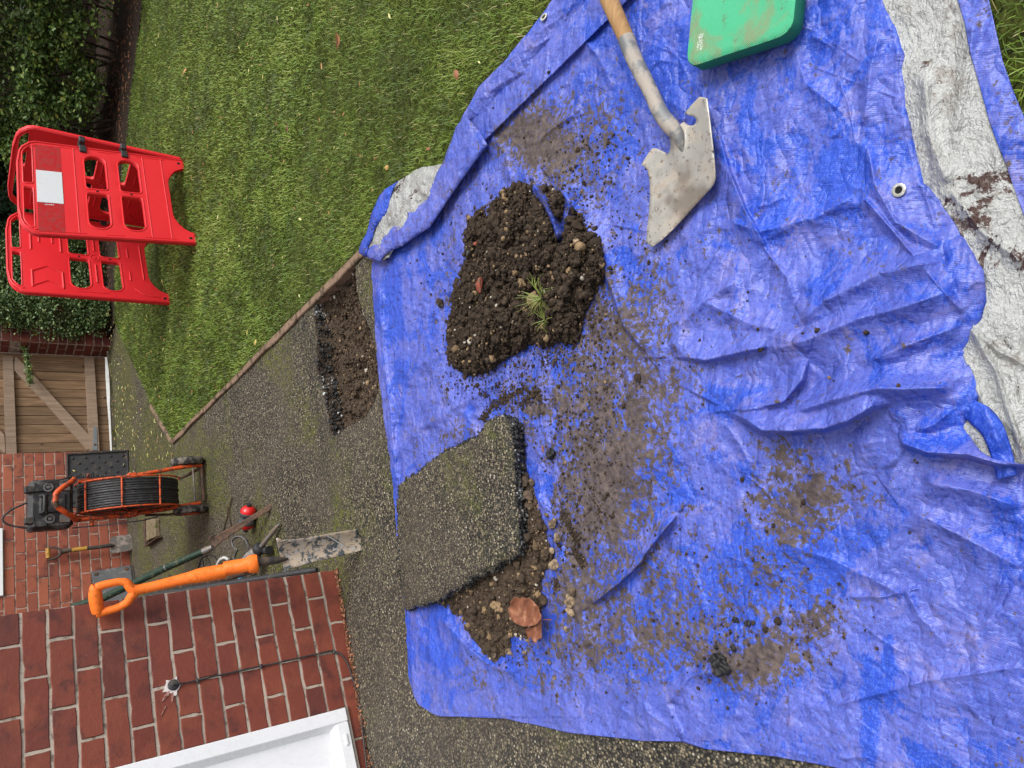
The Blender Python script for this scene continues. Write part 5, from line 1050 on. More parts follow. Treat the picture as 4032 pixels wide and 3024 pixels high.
def sample_poly(poly, n, r):
    P = np.array(poly); x0, y0 = P.min(0); x1, y1 = P.max(0); q = r.uniform((x0, y0), (x1, y1), (int(n), 2)); return q[inpoly(q[:, 0], q[:, 1], poly)]
def vis_filter(q, pad=160):
    dx, dy = PR(np.column_stack([q, np.zeros(len(q))])); c = np.column_stack([q, np.zeros(len(q))]) - O; ok = (c @ _f > .1) & (dx > -pad) & (dx < 2212 + pad) & (dy > -pad * 2.5) & (dy < 1659 + pad)
    ins = inpoly(dx, dy, TO) ; return ok & ~ins
TO = [(p[1] + 10, p[0]) for p in LX] + [(np.interp(y, [p[0] for p in BO], [p[1] for p in BO]) - 8, y) for y in (1090, 800, 463, 251, 132, 60, 0, -260)]
def grass_mesh(q, L, wd, r, z0=.012):
    n = len(q); t = r.uniform(0, 6.28, n); pt = fbm(q[:, 0] * 1.9, q[:, 1] * 1.9, 3); sw = fbm(q[:, 0] * 3 + 40, q[:, 1] * 3, 2) * 12
    dx_, dy_ = np.cos(t) + .28 * np.cos(sw), np.sin(t) + .28 * np.sin(sw); nn_ = np.hypot(dx_, dy_) + 1e-6; d = np.column_stack([dx_ / nn_, dy_ / nn_, np.zeros(n)])
    l = L * r.uniform(.45, 1.15, n) * (.75 + .5 * pt); lean = r.uniform(.35, 1.15, n); s_ = np.column_stack([-d[:, 1], d[:, 0], np.zeros(n)]); b = np.column_stack([q, np.full(n, z0)])
    rows_ = []
    for i, f in enumerate((0, .45, .8, 1.)):
        c = b + d * (l * lean * f * (.5 + .5 * f))[:, None] + np.array([0, 0, 1]) * (l * (f - .38 * f * f * lean) * .8)[:, None]; w_ = wd * (1, .9, .55, .06)[i]
        rows_ += [c - s_ * w_, c + s_ * w_]
    V = np.stack(rows_, 1); F = np.array([(0, 1, 3, 2), (2, 3, 5, 4), (4, 5, 7, 6)])[None] + (np.arange(n) * 8)[:, None, None]
    pt2 = fbm(q[:, 0] * 6.5, q[:, 1] * 6.5, 3); a = np.clip(.45 * r.random(n) + .60 * (pt - .28) + .75 * (pt2 - .42), 0, .93); dk = (pt2 < .36) & (r.random(n) < .6); a[dk] *= .25; a[r.random(n) < .03] = r.uniform(.93, 1, (r.random(n) < .03).sum())[0] if n else 0
    return V.reshape(-1, 3), F.reshape(-1, 4), np.repeat(a, 8)
rg = np.random.default_rng(77); q = sample_poly(lawn_in, 900000, rg); q = q[vis_filter(q)]
dc = np.hypot(q[:, 0], q[:, 1]); q = q[rg.random(len(q)) < np.clip(2.6 / dc, .32, 1)]; q = q[(((q - K0) @ KN) > -.022) | (q[:, 1] < 1.2)]
dc = np.hypot(q[:, 0], q[:, 1]); nearm = dc < 3.6
V1, F1, A1 = grass_mesh(q[nearm], .030, .0011, rg); V2, F2, A2 = grass_mesh(q[~nearm], .029, .0018, rg)
tag(mk('grass', np.vstack([V1, V2]), np.vstack([F1, F2 + len(V1)]), GRASS, None, False, {'rnd': np.concatenate([A1, A2])}), 'green lawn grass with mossy patches', 'grass', kind='stuff')
# leaf litter: slivers and small leaves
rg = np.random.default_rng(78)
stripP = [(-.75, 7.75), (.1, 8.25), (.5, 8.25), (.4, 7.95), (.05, 7.2), (-.30, 6.3), (-.5, 5.7), (-.75, 5.5), (-1.1, 6.3)]
qa = sample_poly(stripP, 620, rg); qb = sample_poly(lawn_in, 900, rg); qc = sample_poly(bed, 9000, rg); qc = qc[qc[:, 1] < 8.9]; qd = sample_poly([(-.3, 5.6), (.8, 5.6), (.5, 8.0), (.2, 7.5)], 120, rg)
for nm, qq, sz_, z_, lb, lo, hi in (('leaf_litter', np.vstack([qa, qd]), .034, .034, 'pale yellow leaf slivers strewn over the mossy path before the gate', .55, 1.), ('leaf_litter', qb, .030, .042, 'small brown and yellow leaf bits lying in the lawn', .2, 1.), ('leaf_litter', qc, .04, .055, 'dark fallen leaves covering the bed under the hedge', 0., .62)):
    if nm and lb.startswith('pale'): qq = qq[~((qq[:, 0] > .62) & (qq[:, 1] < 5))]
    qq = qq[vis_filter(qq)] if not lb.startswith('dark') else qq
    zz = np.full(len(qq), z_ if z_ != .055 else .045); zz = np.where(((qq - K0) @ KN < 0), .006, zz)
    P = np.column_stack([qq, zz + rg.uniform(0, .006, len(qq))]); V, F, A = leaves(P, sz_, 90, .32, None, .2, rg.uniform(lo, hi, len(qq)))
    # lay them flat
    Vc = V.reshape(-1, 6, 3); c = Vc.mean(1, keepdims=True); Vc = c + (Vc - c) * [1, 1, .22]; V = Vc.reshape(-1, 3)
    tag(mk(nm, V, F, LITTER, None, False, {'rnd': A}), lb, 'leaf litter', kind='stuff')
LL = [(727, 88, .055, 'long orange brown leaf alone on the upper right lawn', .5), (400, 157, .035, 'small tan leaf on the lawn near the hedge', .62), (835, 362, .03, 'pale tan leaf on the grass near the silver tarpaulin corner', .66), (987, 162, .03, 'reddish leaf in the grass close to the tarpaulin edge', .35), (722, 243, .026, 'tan leaf in the middle right of the lawn', .6), (660, 1220/1.0*0+845, .02, 'x', .5), (458, 793, .028, 'orange leaf on the lawn near its left point', .45), (712, 460, .02, 'small pale leaf mid lawn', .66), (553, 740, .022, 'small yellow brown leaf near the lawn edging', .7), (620, 280, .026, 'dark curled leaf in the upper lawn', .1), (1173, 105, .02, 'x', .5)]
for k, (x, y, s, lb, c_) in enumerate(LL):
    if lb == 'x': continue
    p = G(x, y, .048); s *= 1.7; V, F, A = leaves(np.array([p]), s, 500 + k, .55, None, .35, np.array([c_])); c = V.mean(0); V = c + (V - c) * [1, 1, .35]
    tag(mk('fallen_leaf', V, F, LITTER, None, False, {'rnd': A}, thick=.0008), lb, 'leaf')
# weeds at the foot of the near wall
for k, (x, y, lb) in enumerate([(2075, 895, 'small bright green weed at the foot of the near wall'), (2065, 735, 'tiny weed at the wall foot below the cable clip'), (2110, 1185, 'little weed at the wall foot beneath the white door')]):
    p = G(*c1(x, y), .01); V, F, A = leaves(p + rng.normal(0, .012, (16, 3)) * [1, 1, .5], .018, 600 + k, .7); tag(mk('weed', V, F, BOX, None, False, {'rnd': .6 + .35 * A}), lb, 'weed')
rg = np.random.default_rng(12); n = 900; t = rg.uniform(0, 1.5, n); d = np.abs(rg.normal(0, .016, n)) + .004; P = CORN + WD * t[:, None] + WN * d[:, None]; P[:, 2] = path_z(P[:, 0], P[:, 1]) + .006
V, F, A = leaves(P, .012, 92, .6, None, .2, rg.uniform(0, .5, n)); tag(mk('wall_foot_litter', V, F, LITTER, None, False, {'rnd': A}), 'dry brown debris along the foot of the near wall', 'leaf litter', kind='stuff')

# ================================================================== RED BARRIER (three hinged panels)
def rrect(x0, x1, z0, z1, rl, rr, n=6):
    """rounded opening: rl / rr = corner radii at the left and right ends"""
    P = []
    for cx, cz, r, a0 in ((x1 - rr, z1 - rr, rr, 0), (x0 + rl, z1 - rl, rl, 90), (x0 + rl, z0 + rl, rl, 180), (x1 - rr, z0 + rr, rr, 270)):
        for k in range(n + 1): t = R(a0 + 90 * k / n); P.append((cx + r * math.cos(t), cz + r * math.sin(t)))
    return P
PW = .80
OUTL = [(0, 0), (.092, 0), (.10, .035), (.125, .075), (.165, .105), (.215, .128), (.25, .135), (.55, .135), (.585, .128), (.635, .105), (.675, .075), (.70, .035), (.708, 0), (.80, 0), (.80, .91), (.785, .945), (.74, .985), (.70, 1.0), (.60, 1.012), (.20, 1.012), (.10, 1.0), (.06, .985), (.015, .945), (0, .91)]
HOLES_ = [rrect(.085, .375, .520, .640, .055, .022), rrect(.425, .715, .520, .640, .022, .055), rrect(.085, .375, .318, .440, .055, .022), rrect(.425, .715, .318, .440, .022, .055)]
HAND = [[(.07, .930), (.36, .930), (.375, .938), (.375, .972), (.365, .980), (.13, .980), (.105, .972), (.062, .944)], [(.44, .930), (.73, .930), (.738, .944), (.695, .972), (.67, .980), (.435, .980), (.425, .972), (.425, .938)]]
def panel(parent, P0, P1, shear, front, N=None, tilt=0.):
    P0 = np.array(P0, float); P1 = np.array(P1, float); X = (P1 - P0) / np.linalg.norm(P1 - P0); Yn = np.array([X[1], -X[0], 0])   # facing the camera
    f = lambda x, z, o=0.: P0 + X * (x - shear * z) * (np.linalg.norm(P1 - P0) / PW) + np.array([0, 0, z]) + Yn * (o - tilt * z)
    hs = HOLES_ + HAND; V, F = tri_patch(densify(OUTL, .03), [densify(h, .03) for h in hs], step=.035, jit=.1)
    W = np.array([f(x, z, 0) for x, z in V]); pn = mk('barrier_panel', W, F, REDP, parent, False, thick=.026)
    b = pn.modifiers.new('bev', 'BEVEL'); b.width = .006; b.segments = 3; b.limit_method = 'ANGLE'; b.angle_limit = R(60)
    # moulded rims round the openings and outline
    m = MB()
    for h in hs:
        c = np.mean(h, 0); hh = [tuple(c + (np.array(p) - c) * (1 + .010 / max(.01, np.linalg.norm(np.array(p) - c)))) for p in h]; hh += hh[:1]; MB().tube([f(x, z, .013) for x, z in hh], .0040, 6, caps=False).build('opening_rim', REDP, pn, True)
    m = MB(); oo = OUTL[13:] + OUTL[:1]; m.tube([f(x + (.01 if x < .4 else -.01), z - .006, .012) for x, z in oo], .0065, 8)
    m.build('edge_rim', REDP, pn, True)
    m = MB()
    def groove(pts, r=.006, o=.012): MB().tube([f(x, z, o) for x, z in pts], r, 6).build('moulded_rib', REDP, pn, True)
    if front:
        for z_ in (.70, .285, .165): groove([(.03, z_), (.77, z_)], .0035, .013)
        for s_ in (.03, .77): groove([(s_, .14), (s_, .33)], .004); groove([(s_, .45), (s_, .56)], .004); groove([(s_, .66), (s_, .78)], .004)
    else:
        for z_ in (.87, .69): groove([(.42, z_), (.63, z_)], .008); groove([(.06, z_), (.22, z_)], .008)
        for z_ in (.82, .74): groove([(.50, z_), (.58, z_)], .007)
        for k, x_ in enumerate((.27, .13)): groove([(x_ - .06, .87), (x_, .78), (x_ - .06, .69)], .008)
        groove([(.15, .48), (.33, .48)], .008); groove([(.47, .48), (.64, .48)], .008); groove([(.05, .42), (.05, .60)], .005); groove([(.20, .26), (.29, .26)], .007); groove([(.44, .26), (.53, .26)], .007); groove([(.22, .17), (.58, .17)], .007); groove([(.12, .24), (.07, .19), (.055, .13), (.055, .08)], .007)
        m = MB().lathe(f(.40, .48, .012), Yn, [(0, .036), (.004, .034), (.004, .026), (0, .024), (0, .014), (.005, .012)], 16)
    m.build('boss', REDP, pn, True) if not front else None
    for s_ in (.045, .755):
        MB().lathe(f(s_, .045, .0135), Yn, [(0, .011), (.0008, .011)], 14).build('bolt_hole', HOLE, pn)
        MB().lathe(f(s_, .945 - .02, .0132), Yn, [(0, .010), (.004, .009), (.0045, .004)], 14).build('stud', REDP, pn, True)
    MB().lathe(f(.40, .58, .0135), Yn, [(0, .008), (.0008, .008)], 12).build('bolt_hole', HOLE, pn); MB().lathe(f(.40, .38, .0135), Yn, [(0, .008), (.0008, .008)], 12).build('bolt_hole', HOLE, pn)
    if front:
        def plate(x0, x1, z0, z1, o, mat, nm, lab=None):
            ob = MB().add([f(x0, z0, o), f(x1, z0, o), f(x1, z1, o), f(x0, z1, o), f(x0, z0, o - .001), f(x1, z0, o - .001), f(x1, z1, o - .001), f(x0, z1, o - .001)], [(0, 1, 2, 3), (7, 6, 5, 4), (0, 4, 5, 1), (1, 5, 6, 2), (2, 6, 7, 3), (3, 7, 4, 0)]).build(nm, mat, pn)
            if lab: ob['label'] = lab
            return ob
        plate(.025, .765, .775, .912, .0145, REDSTICK, 'reflective_strip'); plate(.262, .535, .774, .913, .0160, WHITESTICK, 'reflective_plate', 'white reflective plate')
        plate(.244, .249, .858, .874, .0152, WHITESTICK, 'printed_mark'); plate(.244, .249, .826, .855, .0152, WHITESTICK, 'printed_mark')
    return pn, f
pF0, pF1 = np.array([.858, 5.225, 0]), np.array([1.519, 5.677, 0]); pB0, pR = np.array([.496, 5.869, 0]), np.array([1.11, 6.36, 0])
bar_ = empty('plastic_barrier', (pF0 + pF1) / 2 + [0, .4, 0], 'red plastic folding barrier of three hinged panels standing on the lawn', 'barrier')
pnF, fF = panel(bar_, pF0, pF1, .115, True); pnB, fB = panel(bar_, pB0, pR, .02, False); C1 = pF1 + np.array([.03, .05, 0]); pnC, fC = panel(bar_, pR + [.02, 0, 0], C1, -.02, False)
for z_ in (.645, .395):
    m = MB(); a = fF(.80, z_); b = fC(.80, z_); 
    m.box(fF(.775, z_, .018), (.06, .016, .04), (pF1 - pF0) / np.linalg.norm(pF1 - pF0), np.array([.55, -.83, 0]), bev=.004); m.box((a + b) / 2 + [0, 0, 0], (.05, .07, .035), (.83, .55, 0), (.55, -.83, 0), bev=.005); m.build('hinge_clip', BLACKP, bar_)
    m = MB(); a = fB(.80, z_, .012); m.box(a, (.07, .03, .04), (.83, .55, 0), (.55, -.83, 0), bev=.004).build('hinge_clip', BLACKP, bar_)

# ================================================================== PIPE CAMERA REEL ON A TROLLEY
cc_ = crop(0, 1760, 860 / 2212)
tO = np.array([-.712, 4.84, 0]); tR = np.array([math.cos(R(15.4)), math.sin(R(15.4)), 0]); tF = np.array([tR[1], -tR[0], 0])       # right; towards the camera
def T(x, y, off=0.): return PL(*cc_(x, y), tO + tF * off, tF)
def L3(s, o, z): return tO + tR * s + tF * o + np.array([0, 0, z])
cart = empty('camera_reel_trolley', tO, 'orange wheeled trolley carrying a black cable reel and a black equipment case', 'reel trolley')
for wx, wy, sgn in ((1925, 148, 1), (1958, 628, -1)):
    p = G(*cc_(wx + 135, wy), 0); s = (p - tO) @ tR; o_ = (p - tO) @ tF; c = L3(s, o_, .098); w_ = empty('wheel', c); w_.parent = cart; w_.location = Vector(c - tO)
    prof = [(-.022, .060), (-.024, .085), (-.018, .095), (-.006, .098), (.006, .098), (.018, .095), (.024, .085), (.022, .060)]
    MB().lathe(c, tR, prof, 28).build('tyre', RUBBER, w_, True); MB().lathe(c, tR, [(-.026, .016), (-.026, .055), (-.018, .060), (.018, .060), (.026, .055), (.026, .016)], 24).build('rim', ORFRAME, w_, True)
def tb(name, pts, r, mat, parent=cart, n=10, k=0): 
    P = ctr(pts, k) if k else np.array(pts)
    if not np.isscalar(r): r = np.interp(np.linspace(0, 1, len(P)), np.linspace(0, 1, len(r)), r)
    return MB().tube(P, r, n).build(name, mat, parent, True)
tb('side_rail', [T(2040, 190, .0), T(1960, 188, .01), T(1800, 212, .02), T(1550, 255, .03), T(1330, 298, .04)], .0125, ORFRAME); tb('side_rail', [T(2030, 566, .0), T(1900, 588, .01), T(1700, 620, .02), T(1500, 655, .03), T(1345, 680, .04)], .0125, ORFRAME)
tb('side_rail', [T(1340, 300, .03), T(1100, 320, .03), T(880, 340, .03), T(790, 350, .03)], .0115, ORFRAME); tb('side_rail', [T(1345, 688, .03), T(1100, 705, .03), T(870, 730, .03), T(690, 742, .03)], .0115, ORFRAME)
tb('lifting_handle', [T(800, 738, .05), T(760, 735, .08), T(735, 705, .12), T(660, 660, .15), T(595, 615, .16), T(566, 575, .17), T(562, 520, .17), T(568, 475, .17), T(610, 430, .16), T(680, 380, .14), T(735, 345, .11), T(750, 325, .08)], .0145, ORFRAME, k=60)
tb('handle_sleeve', [T(563, 550, .171), T(566, 580, .1705), T(580, 602, .166)], .0152, RUST)
for x, y in ((1335, 293), (1345, 678)): MB().box(T(x, y, .035), (.035, .04, .05), tR, tF, bev=.006).build('pivot_clamp', ORFRAME, cart)
for (x0, y0, x1, y1) in ((893, 272, 893, 330), (928, 738, 928, 796)): tb('peg', [T(x0, y0, .03), T(x1, y1, .03)], .0105, ORFRAME)
tb('crossbar', [T(1955, 205, .02), T(1975, 550, .02)], .006, STEEL); tb('crossbar', [T(2042, 205, .0), T(2065, 550, .0)], .011, RUST); tb('rear_leg', [T(1815, 318, -.16), T(1900, 285, -.08), T(2010, 222, .0)], .010, RUST); tb('rear_leg', [T(1470, 690, -.1), T(1700, 685, -.03), T(1850, 675, .0)], .008, RUST)
# reel: the drum is centred so that its near face shows between the rails
dT, dB = T(870, 470, .10), T(1862, 430, .08); RC = L3(-.005, -.04, .385); RR = .268; RW = .082
s_c = (T(1340, 455, .16) - tO) @ tR; RC = L3(s_c, -.06, .43)
for k in range(11):
    sx = -RW * .86 + k * RW * 2 * .86 / 10; off = rng.normal(0, .003)
    prof = [(RW * .105 * math.cos(t), RR - .005 + off + RW * .10 * math.sin(t)) for t in np.linspace(0, 2 * math.pi, 9)[:-1]]
    MB().lathe(RC + tR * sx, tR, prof, 48, closed=True).build('cable_winding', CABLE, cart, True)
MB().lathe(RC, tR, [(-RW * .93, .05), (-RW * .93, RR - .006), (RW * .93, RR - .006), (RW * .93, .05)], 48, closed=True).build('drum', BLACKP, cart, True)
for sg in (-1, 1):
    MB().lathe(RC + tR * sg * RW * 1.04, tR, [(.005 * math.cos(t), RR + .012 + .005 * math.sin(t)) for t in np.linspace(0, 2 * math.pi, 7)[:-1]], 48, closed=True).build('cage_ring', ORFRAME, cart, True)
    m = MB()
    for a in range(0, 360, 60): m.tube([RC + tR * sg * RW * 1.04, RC + tR * sg * RW * 1.04 + (tF * math.cos(R(a + 20)) + np.array([0, 0, 1]) * math.sin(R(a + 20))) * (RR + .01)], .004, 6)
    m.build('cage_spokes', ORFRAME, cart, True) if sg < 0 else None
    m = MB().tube([RC + tR * sg * RW, RC + tR * sg * (RW + .045)], .014, 10).build('axle', RUST, cart, True)
for a in (62, 18, -24, 130, 190, 250):
    d = tF * math.cos(R(a)) + np.array([0, 0, 1]) * math.sin(R(a)); tb('cage_bar', [RC - tR * RW * 1.05 + d * (RR + .014), RC + tR * RW * 1.05 + d * (RR + .014)], .0055, ORFRAME, n=8)
# equipment case
cA, cB, cC_ = T(300, 340, .08), T(310, 845, .08), T(735, 330, .08); sA, sB = (cB - tO) @ tR, (cA - tO) @ tR; zt_, zb_ = cA[2], cC_[2]
wC = sB - sA; hC = zt_ - zb_ + .004; cm = L3((sA + sB) / 2, .0, (zt_ + zb_) / 2)
case = empty('equipment_case', cm); case.parent = cart; case.location = Vector(cm - tO)
MB().box(cm + tF * -.03, (wC, .12, hC), tR, tF, bev=.014).build('case_body', BLACKCASE, case); MB().box(cm + tF * .056, (wC * 1.02, .055, hC * 1.02), tR, tF, bev=.02).build('case_lid', BLACKCASE, case)
def cpt(u, v, o=.0): return cm + tR * (u * wC / 2) + np.array([0, 0, v * hC / 2]) + tF * (.083 + o)
MB().box(cpt(0, .35, .004), (wC * .42, .016, hC * .20), tR, tF, bev=.007).box(cpt(-.72, .5, .003), (wC * .2, .016, hC * .34), tR, tF, bev=.007).box(cpt(.70, .5, .003), (wC * .2, .016, hC * .34), tR, tF, bev=.007).box(cpt(0, -.25, .002), (wC * .36, .012, hC * .42), tR, tF, bev=.006).build('lid_ribs', BLACKCASE, case)
tb('case_handle', [cpt(-.34, .52, .004), cpt(-.34, .40, .035), cpt(-.30, .34, .042), cpt(.30, .34, .042), cpt(.34, .40, .035), cpt(.34, .52, .004)], .009, BLACKP, case)
for u in (-.62, .62): MB().box(cpt(u, .97, -.01), (.038, .045, .05), tR, tF, bev=.006).build('latch', BLACKP, case)
for u, v in ((.68, .16), (-.60, .08)):
    MB().lathe(cpt(u, v, 0), tF, [(0, .026), (.012, .025), (.012, .016), (.004, .015), (.004, .009), (.018, .008)], 22).build('connector', plain('connector_grey', (.12, .12, .12), .5, bst=0), case, True)
for u, v in ((.68, -.62), (-.62, -.62)): MB().box(cpt(u, v, .004), (.045, .006, .05), tR, tF, bev=.002).build('bracket', STEEL, case)
MB().box(cpt(.02, -.05, .006), (.035, .004, .016), tR, tF).build('label_plate', GASK, case)
tb('push_rod_loop', [T(290, 560, .0), T(200, 595, .0), T(110, 640, .0), T(50, 690, .0), T(26, 725, .0), T(45, 765, .0), T(110, 795, .0), T(200, 812, .0), T(310, 824, .0)], .0052, CABLE, k=60)
tb('thin_rod', [T(730, 822, .02), T(1100, 785, .02), T(1460, 742, .02), T(1600, 705, .0)], .0040, CABLEG)
cur = []
for k in range(150):
    t = k / 149; x = 715 + t * 540; y = 300 - 8 * t; c = T(x, y, .05); cur.append(c + tR * .008 * math.sin(k * .9) + np.array([0, 0, 1]) * .002 + tF * .008 * math.cos(k * .9))
tb('curly_lead', cur, .0028, CABLE, n=5); tb('lead', [T(470, 355, .10), T(560, 340, .10), T(640, 325, .09), T(715, 300, .05)], .004, CABLE, k=16)

# studded black tray leaning on the far wall
def wallplane(pts, N_, A_): return [PL(x, y, A_, N_) for x, y in pts]
bA, bB = G(*cc_(1300, 30)), G(*cc_(1318, 560)); up_ = np.array([0, 0, 1.]); tn = np.cross(bA - bB, up_ - WN * .18); tn /= np.linalg.norm(tn); tn = tn if tn[1] < 0 else -tn
tx = (bA - bB) / np.linalg.norm(bA - bB); ty = np.cross(tn, tx); ty = ty if ty[2] > 0 else -ty; cT0 = PL(*cc_(672, 92), bA, tn); wT = .47; hT = float((cT0 - bA) @ ty)
tray = empty('studded_tray', (bA + bB) / 2, 'black plastic tray with raised studs leaning against the far brick wall', 'plastic tray')
def tp(u, v, o=0.): return bA - tx * u + ty * v + tn * o
MB().box(tp(wT / 2, hT / 2, -.004), (wT, hT, .012), tx, ty, tn, bev=.004).build('base_plate', BLACKP, tray)
m = MB()
for (a, b, c_, d) in ((wT / 2, .008, wT, .016), (wT / 2, hT - .008, wT, .016), (.008, hT / 2, .016, hT), (wT - .008, hT / 2, .016, hT)): m.box(tp(a, b, .008), (c_, d, .02), tx, ty, tn, bev=.004)
m.build('rim', BLACKP, tray); m = MB()
for j in range(9):
    for i in range(9):
        if (i + j) % 2: continue
        MB().lathe(tp(.045 + i * (wT - .09) / 8, .045 + j * (hT - .09) / 8, .002), tn, [(0, .0125), (.007, .010), (.008, .004)], 10).build('stud', BLACKP, tray, True)
for x, y, s, a_ in ((752, 240, .05, .9), (1250, 180, .035, .95), (1110, 245, .02, .92)):
    p = PL(*cc_(x, y), bA + tn * .014, tn); V, F, A = leaves(np.array([p]), s, int(x), .45, None, .1, np.array([a_])); c = V.mean(0); D_ = V - c; V = c + D_ - np.outer(D_ @ tn, tn) * .9; tag(mk('fallen_leaf', V, F, LITTER, None, False, {'rnd': A}, thick=.0008), {752: 'long pale yellow leaf stuck on the studded tray', 1250: 'pale green leaf low on the studded tray', 1110: 'smallest yellow leaf on the studded tray'}[x], 'leaf')

# spade with a yellow grip leaning on the far wall
c2w = crop(0, 1760, 560 / 1387)
sb0 = G(*c2w(1285, 920)); sO = sb0; sU = BW0 + WD * float((PL(*c2w(468, 1040), BW0 + WN * .03, WN) - BW0) @ WD); sU = PL(*c2w(468, 1040), BW0 + WN * .03, WN)
sN = np.cross(sU - sb0, WD); sN /= np.linalg.norm(sN); sN = sN if sN[1] < 0 else -sN
def sp2(x, y, o=0.): return PL(*c2w(x, y), sO + sN * o, sN)
spd = empty('yellow_grip_spade', sb0, 'muddy square spade with yellow grips leaning against the far brick wall', 'spade')
MB().prism([sp2(*p) for p in [(1070, 880), (1085, 905), (1085, 878), (1265, 848), (1280, 870), (1302, 960), (1303, 985), (1270, 1008), (1090, 1040), (1075, 1030), (1070, 1005), (1082, 990), (1078, 960)]], sN * -.003).build('blade', plain('muddy_blade', (.11, .10, .09), .7, .3, .3, dirt=(.30, .25, .22), dsc=15, damt=.45, bst=.4), spd)
tb('shaft', [sp2(1110, 955, .01), sp2(1060, 962, .014), sp2(960, 977, .014), sp2(850, 988, .014)], [.014, .017, .015, .015], DKSTEEL, spd); tb('yellow_sleeve', [sp2(852, 988, .014), sp2(700, 1006, .014)], .0185, YELLOW, spd); tb('shaft', [sp2(702, 1006, .014), sp2(655, 1014, .014), sp2(590, 1025, .014)], [.015, .016, .02], DKSTEEL, spd)
tb('yoke', [sp2(600, 1010, .014), sp2(560, 985, .014), sp2(510, 978, .014), sp2(468, 985, .014)], .009, DKSTEEL, spd); tb('yoke', [sp2(600, 1040, .014), sp2(560, 1075, .014), sp2(510, 1095, .014), sp2(470, 1098, .014)], .009, DKSTEEL, spd); tb('grip', [sp2(466, 992, .014), sp2(470, 1088, .014)], .0175, YELLOW, spd)

# grey metal box leaning by the corner
gb0, gb1 = G(*c2w(1300, 1148)), G(*c2w(1338, 1400)); gx = (gb1 - gb0) / np.linalg.norm(gb1 - gb0); gtop = PL(*c2w(905, 1212), gb0, np.array([-gx[1], gx[0], 0.])); 
gn = np.cross(gx, np.array([0, 0, 1.]) - WN * .12); gn /= np.linalg.norm(gn); gn = gn if gn[1] < 0 else -gn; gy = np.cross(gn, gx); gy = gy if gy[2] > 0 else -gy; p = PL(*c2w(885, 1215), gb0, gn); hG = float((p - gb0) @ gy)
gbx = empty('grey_box', gb0, 'scuffed dark grey metal box standing against the far wall near the house corner', 'metal box')
MB().box(gb0 + gx * .17 + gy * hG / 2 + gn * -.05, (.34, hG, .10), gx, gy, gn, bev=.004).build('body', DKSTEEL, gbx)
MB().box(gb0 + gx * .17 + gy * (hG / 2 + .008) + gn * .004, (.335, hG - .03, .006), gx, gy, gn, bev=.002).build('face_plate', plain('grey_paint', (.085, .09, .095), .6, .35, dirt=(.17, .16, .15), dsc=30, damt=.42, bst=.2), gbx)
for x, y in ((940, 1240), (1232, 1190)): MB().lathe(PL(*c2w(x, y), gb0 + gn * .007, gn), gn, [(0, .017), (.004, .016), (.004, .008), (.007, .006)], 16).build('bolt', RUST, gbx, True)

# offcuts by the far wall
cT = crop(280, 2000, 720 / 2212)
off_ = [G(*cT(*p), .0) for p in ((965, 125), (1072, 130), (1080, 345), (965, 395))]
MB_ = MB().prism([q + [0, 0, .0] for q in off_], (0, 0, .035)).build('stone_offcut', plain('mossy_offcut', (.20, .15, .10), .85, .2, dirt=(.09, .09, .03), dsc=25, damt=.45, bst=.5), bevel=.006); tag(MB_, 'mossy tan stone offcut lying by the far wall', 'offcut')
ab = empty('angle_bracket', G(*cT(920, 300)), 'rusty angle iron bracket around the mossy offcut by the far wall', 'bracket')
A, B, D_ = G(*cT(915, 130), .02), G(*cT(930, 460), .02), G(*cT(1078, 352), .02)
MB().box((A + B) / 2, (np.linalg.norm(B - A), .045, .05), (B - A) / np.linalg.norm(B - A), np.cross([0, 0, 1], (B - A) / np.linalg.norm(B - A)), bev=.003).build('long_arm', RUST, ab); MB().box((B + D_) / 2, (np.linalg.norm(D_ - B), .006, .045), (D_ - B) / np.linalg.norm(D_ - B), np.cross([0, 0, 1], (D_ - B) / np.linalg.norm(D_ - B))).build('short_arm', RUST, ab)

# ================================================================== TOOLS AT THE HOUSE CORNER
cQ = crop(760, 1920, 700 / 2212)
def tool_plane(A, B):
    n = np.cross(np.array(B) - np.array(A), RT); n /= np.linalg.norm(n); return n
# narrow trenching shovel with a green pole
def sphere_hit(dx, dy, A, L, far=True):
    d = ray(dx, dy); o = O - A; b = o @ d; c = o @ o - L * L; q = b * b - c; return O + d * (-b + (1 if far else -1) * math.sqrt(max(q, 0)))
A = G(*cQ(990, 212), .0); B = sphere_hit(*cT(20, 1195), A, 1.28, True); gnm = tool_plane(A, B); gnm = gnm if gnm[1] < 0 else -gnm
def gq(c, x, y, o=0.): return PL(*c(x, y), A + gnm * o, gnm)
grn = empty('trenching_shovel', A, 'long green poled trenching shovel with a narrow rusty blade leaning at the house corner', 'trenching shovel')
blp = [(962, 203), (985, 193), (1002, 212), (1000, 235), (940, 300), (780, 392), (660, 470), (560, 540), (450, 612), (350, 680), (262, 762), (240, 785), (236, 740), (232, 700), (205, 650), (193, 622), (240, 585), (262, 578), (268, 618), (330, 570), (400, 530), (500, 478), (600, 420), (700, 362), (800, 300), (900, 240)]
pl = densify([cQ(*p) for p in blp], 4); V, F = tri_patch(pl, step=4, jit=.1, seed=3); a0, a1 = np.array(cQ(230, 690)), np.array(cQ(985, 210)); dd_ = (a1 - a0) / np.linalg.norm(a1 - a0); t_ = ((V - a0) @ np.array([-dd_[1], dd_[0]])) / 16.
mk('blade', np.array([PL(x, y, A + gnm * (-.012 + .014 * min(t * t, 1.6)), gnm) for (x, y), t in zip(V, t_)]), F, RUST, grn, True, thick=.003)
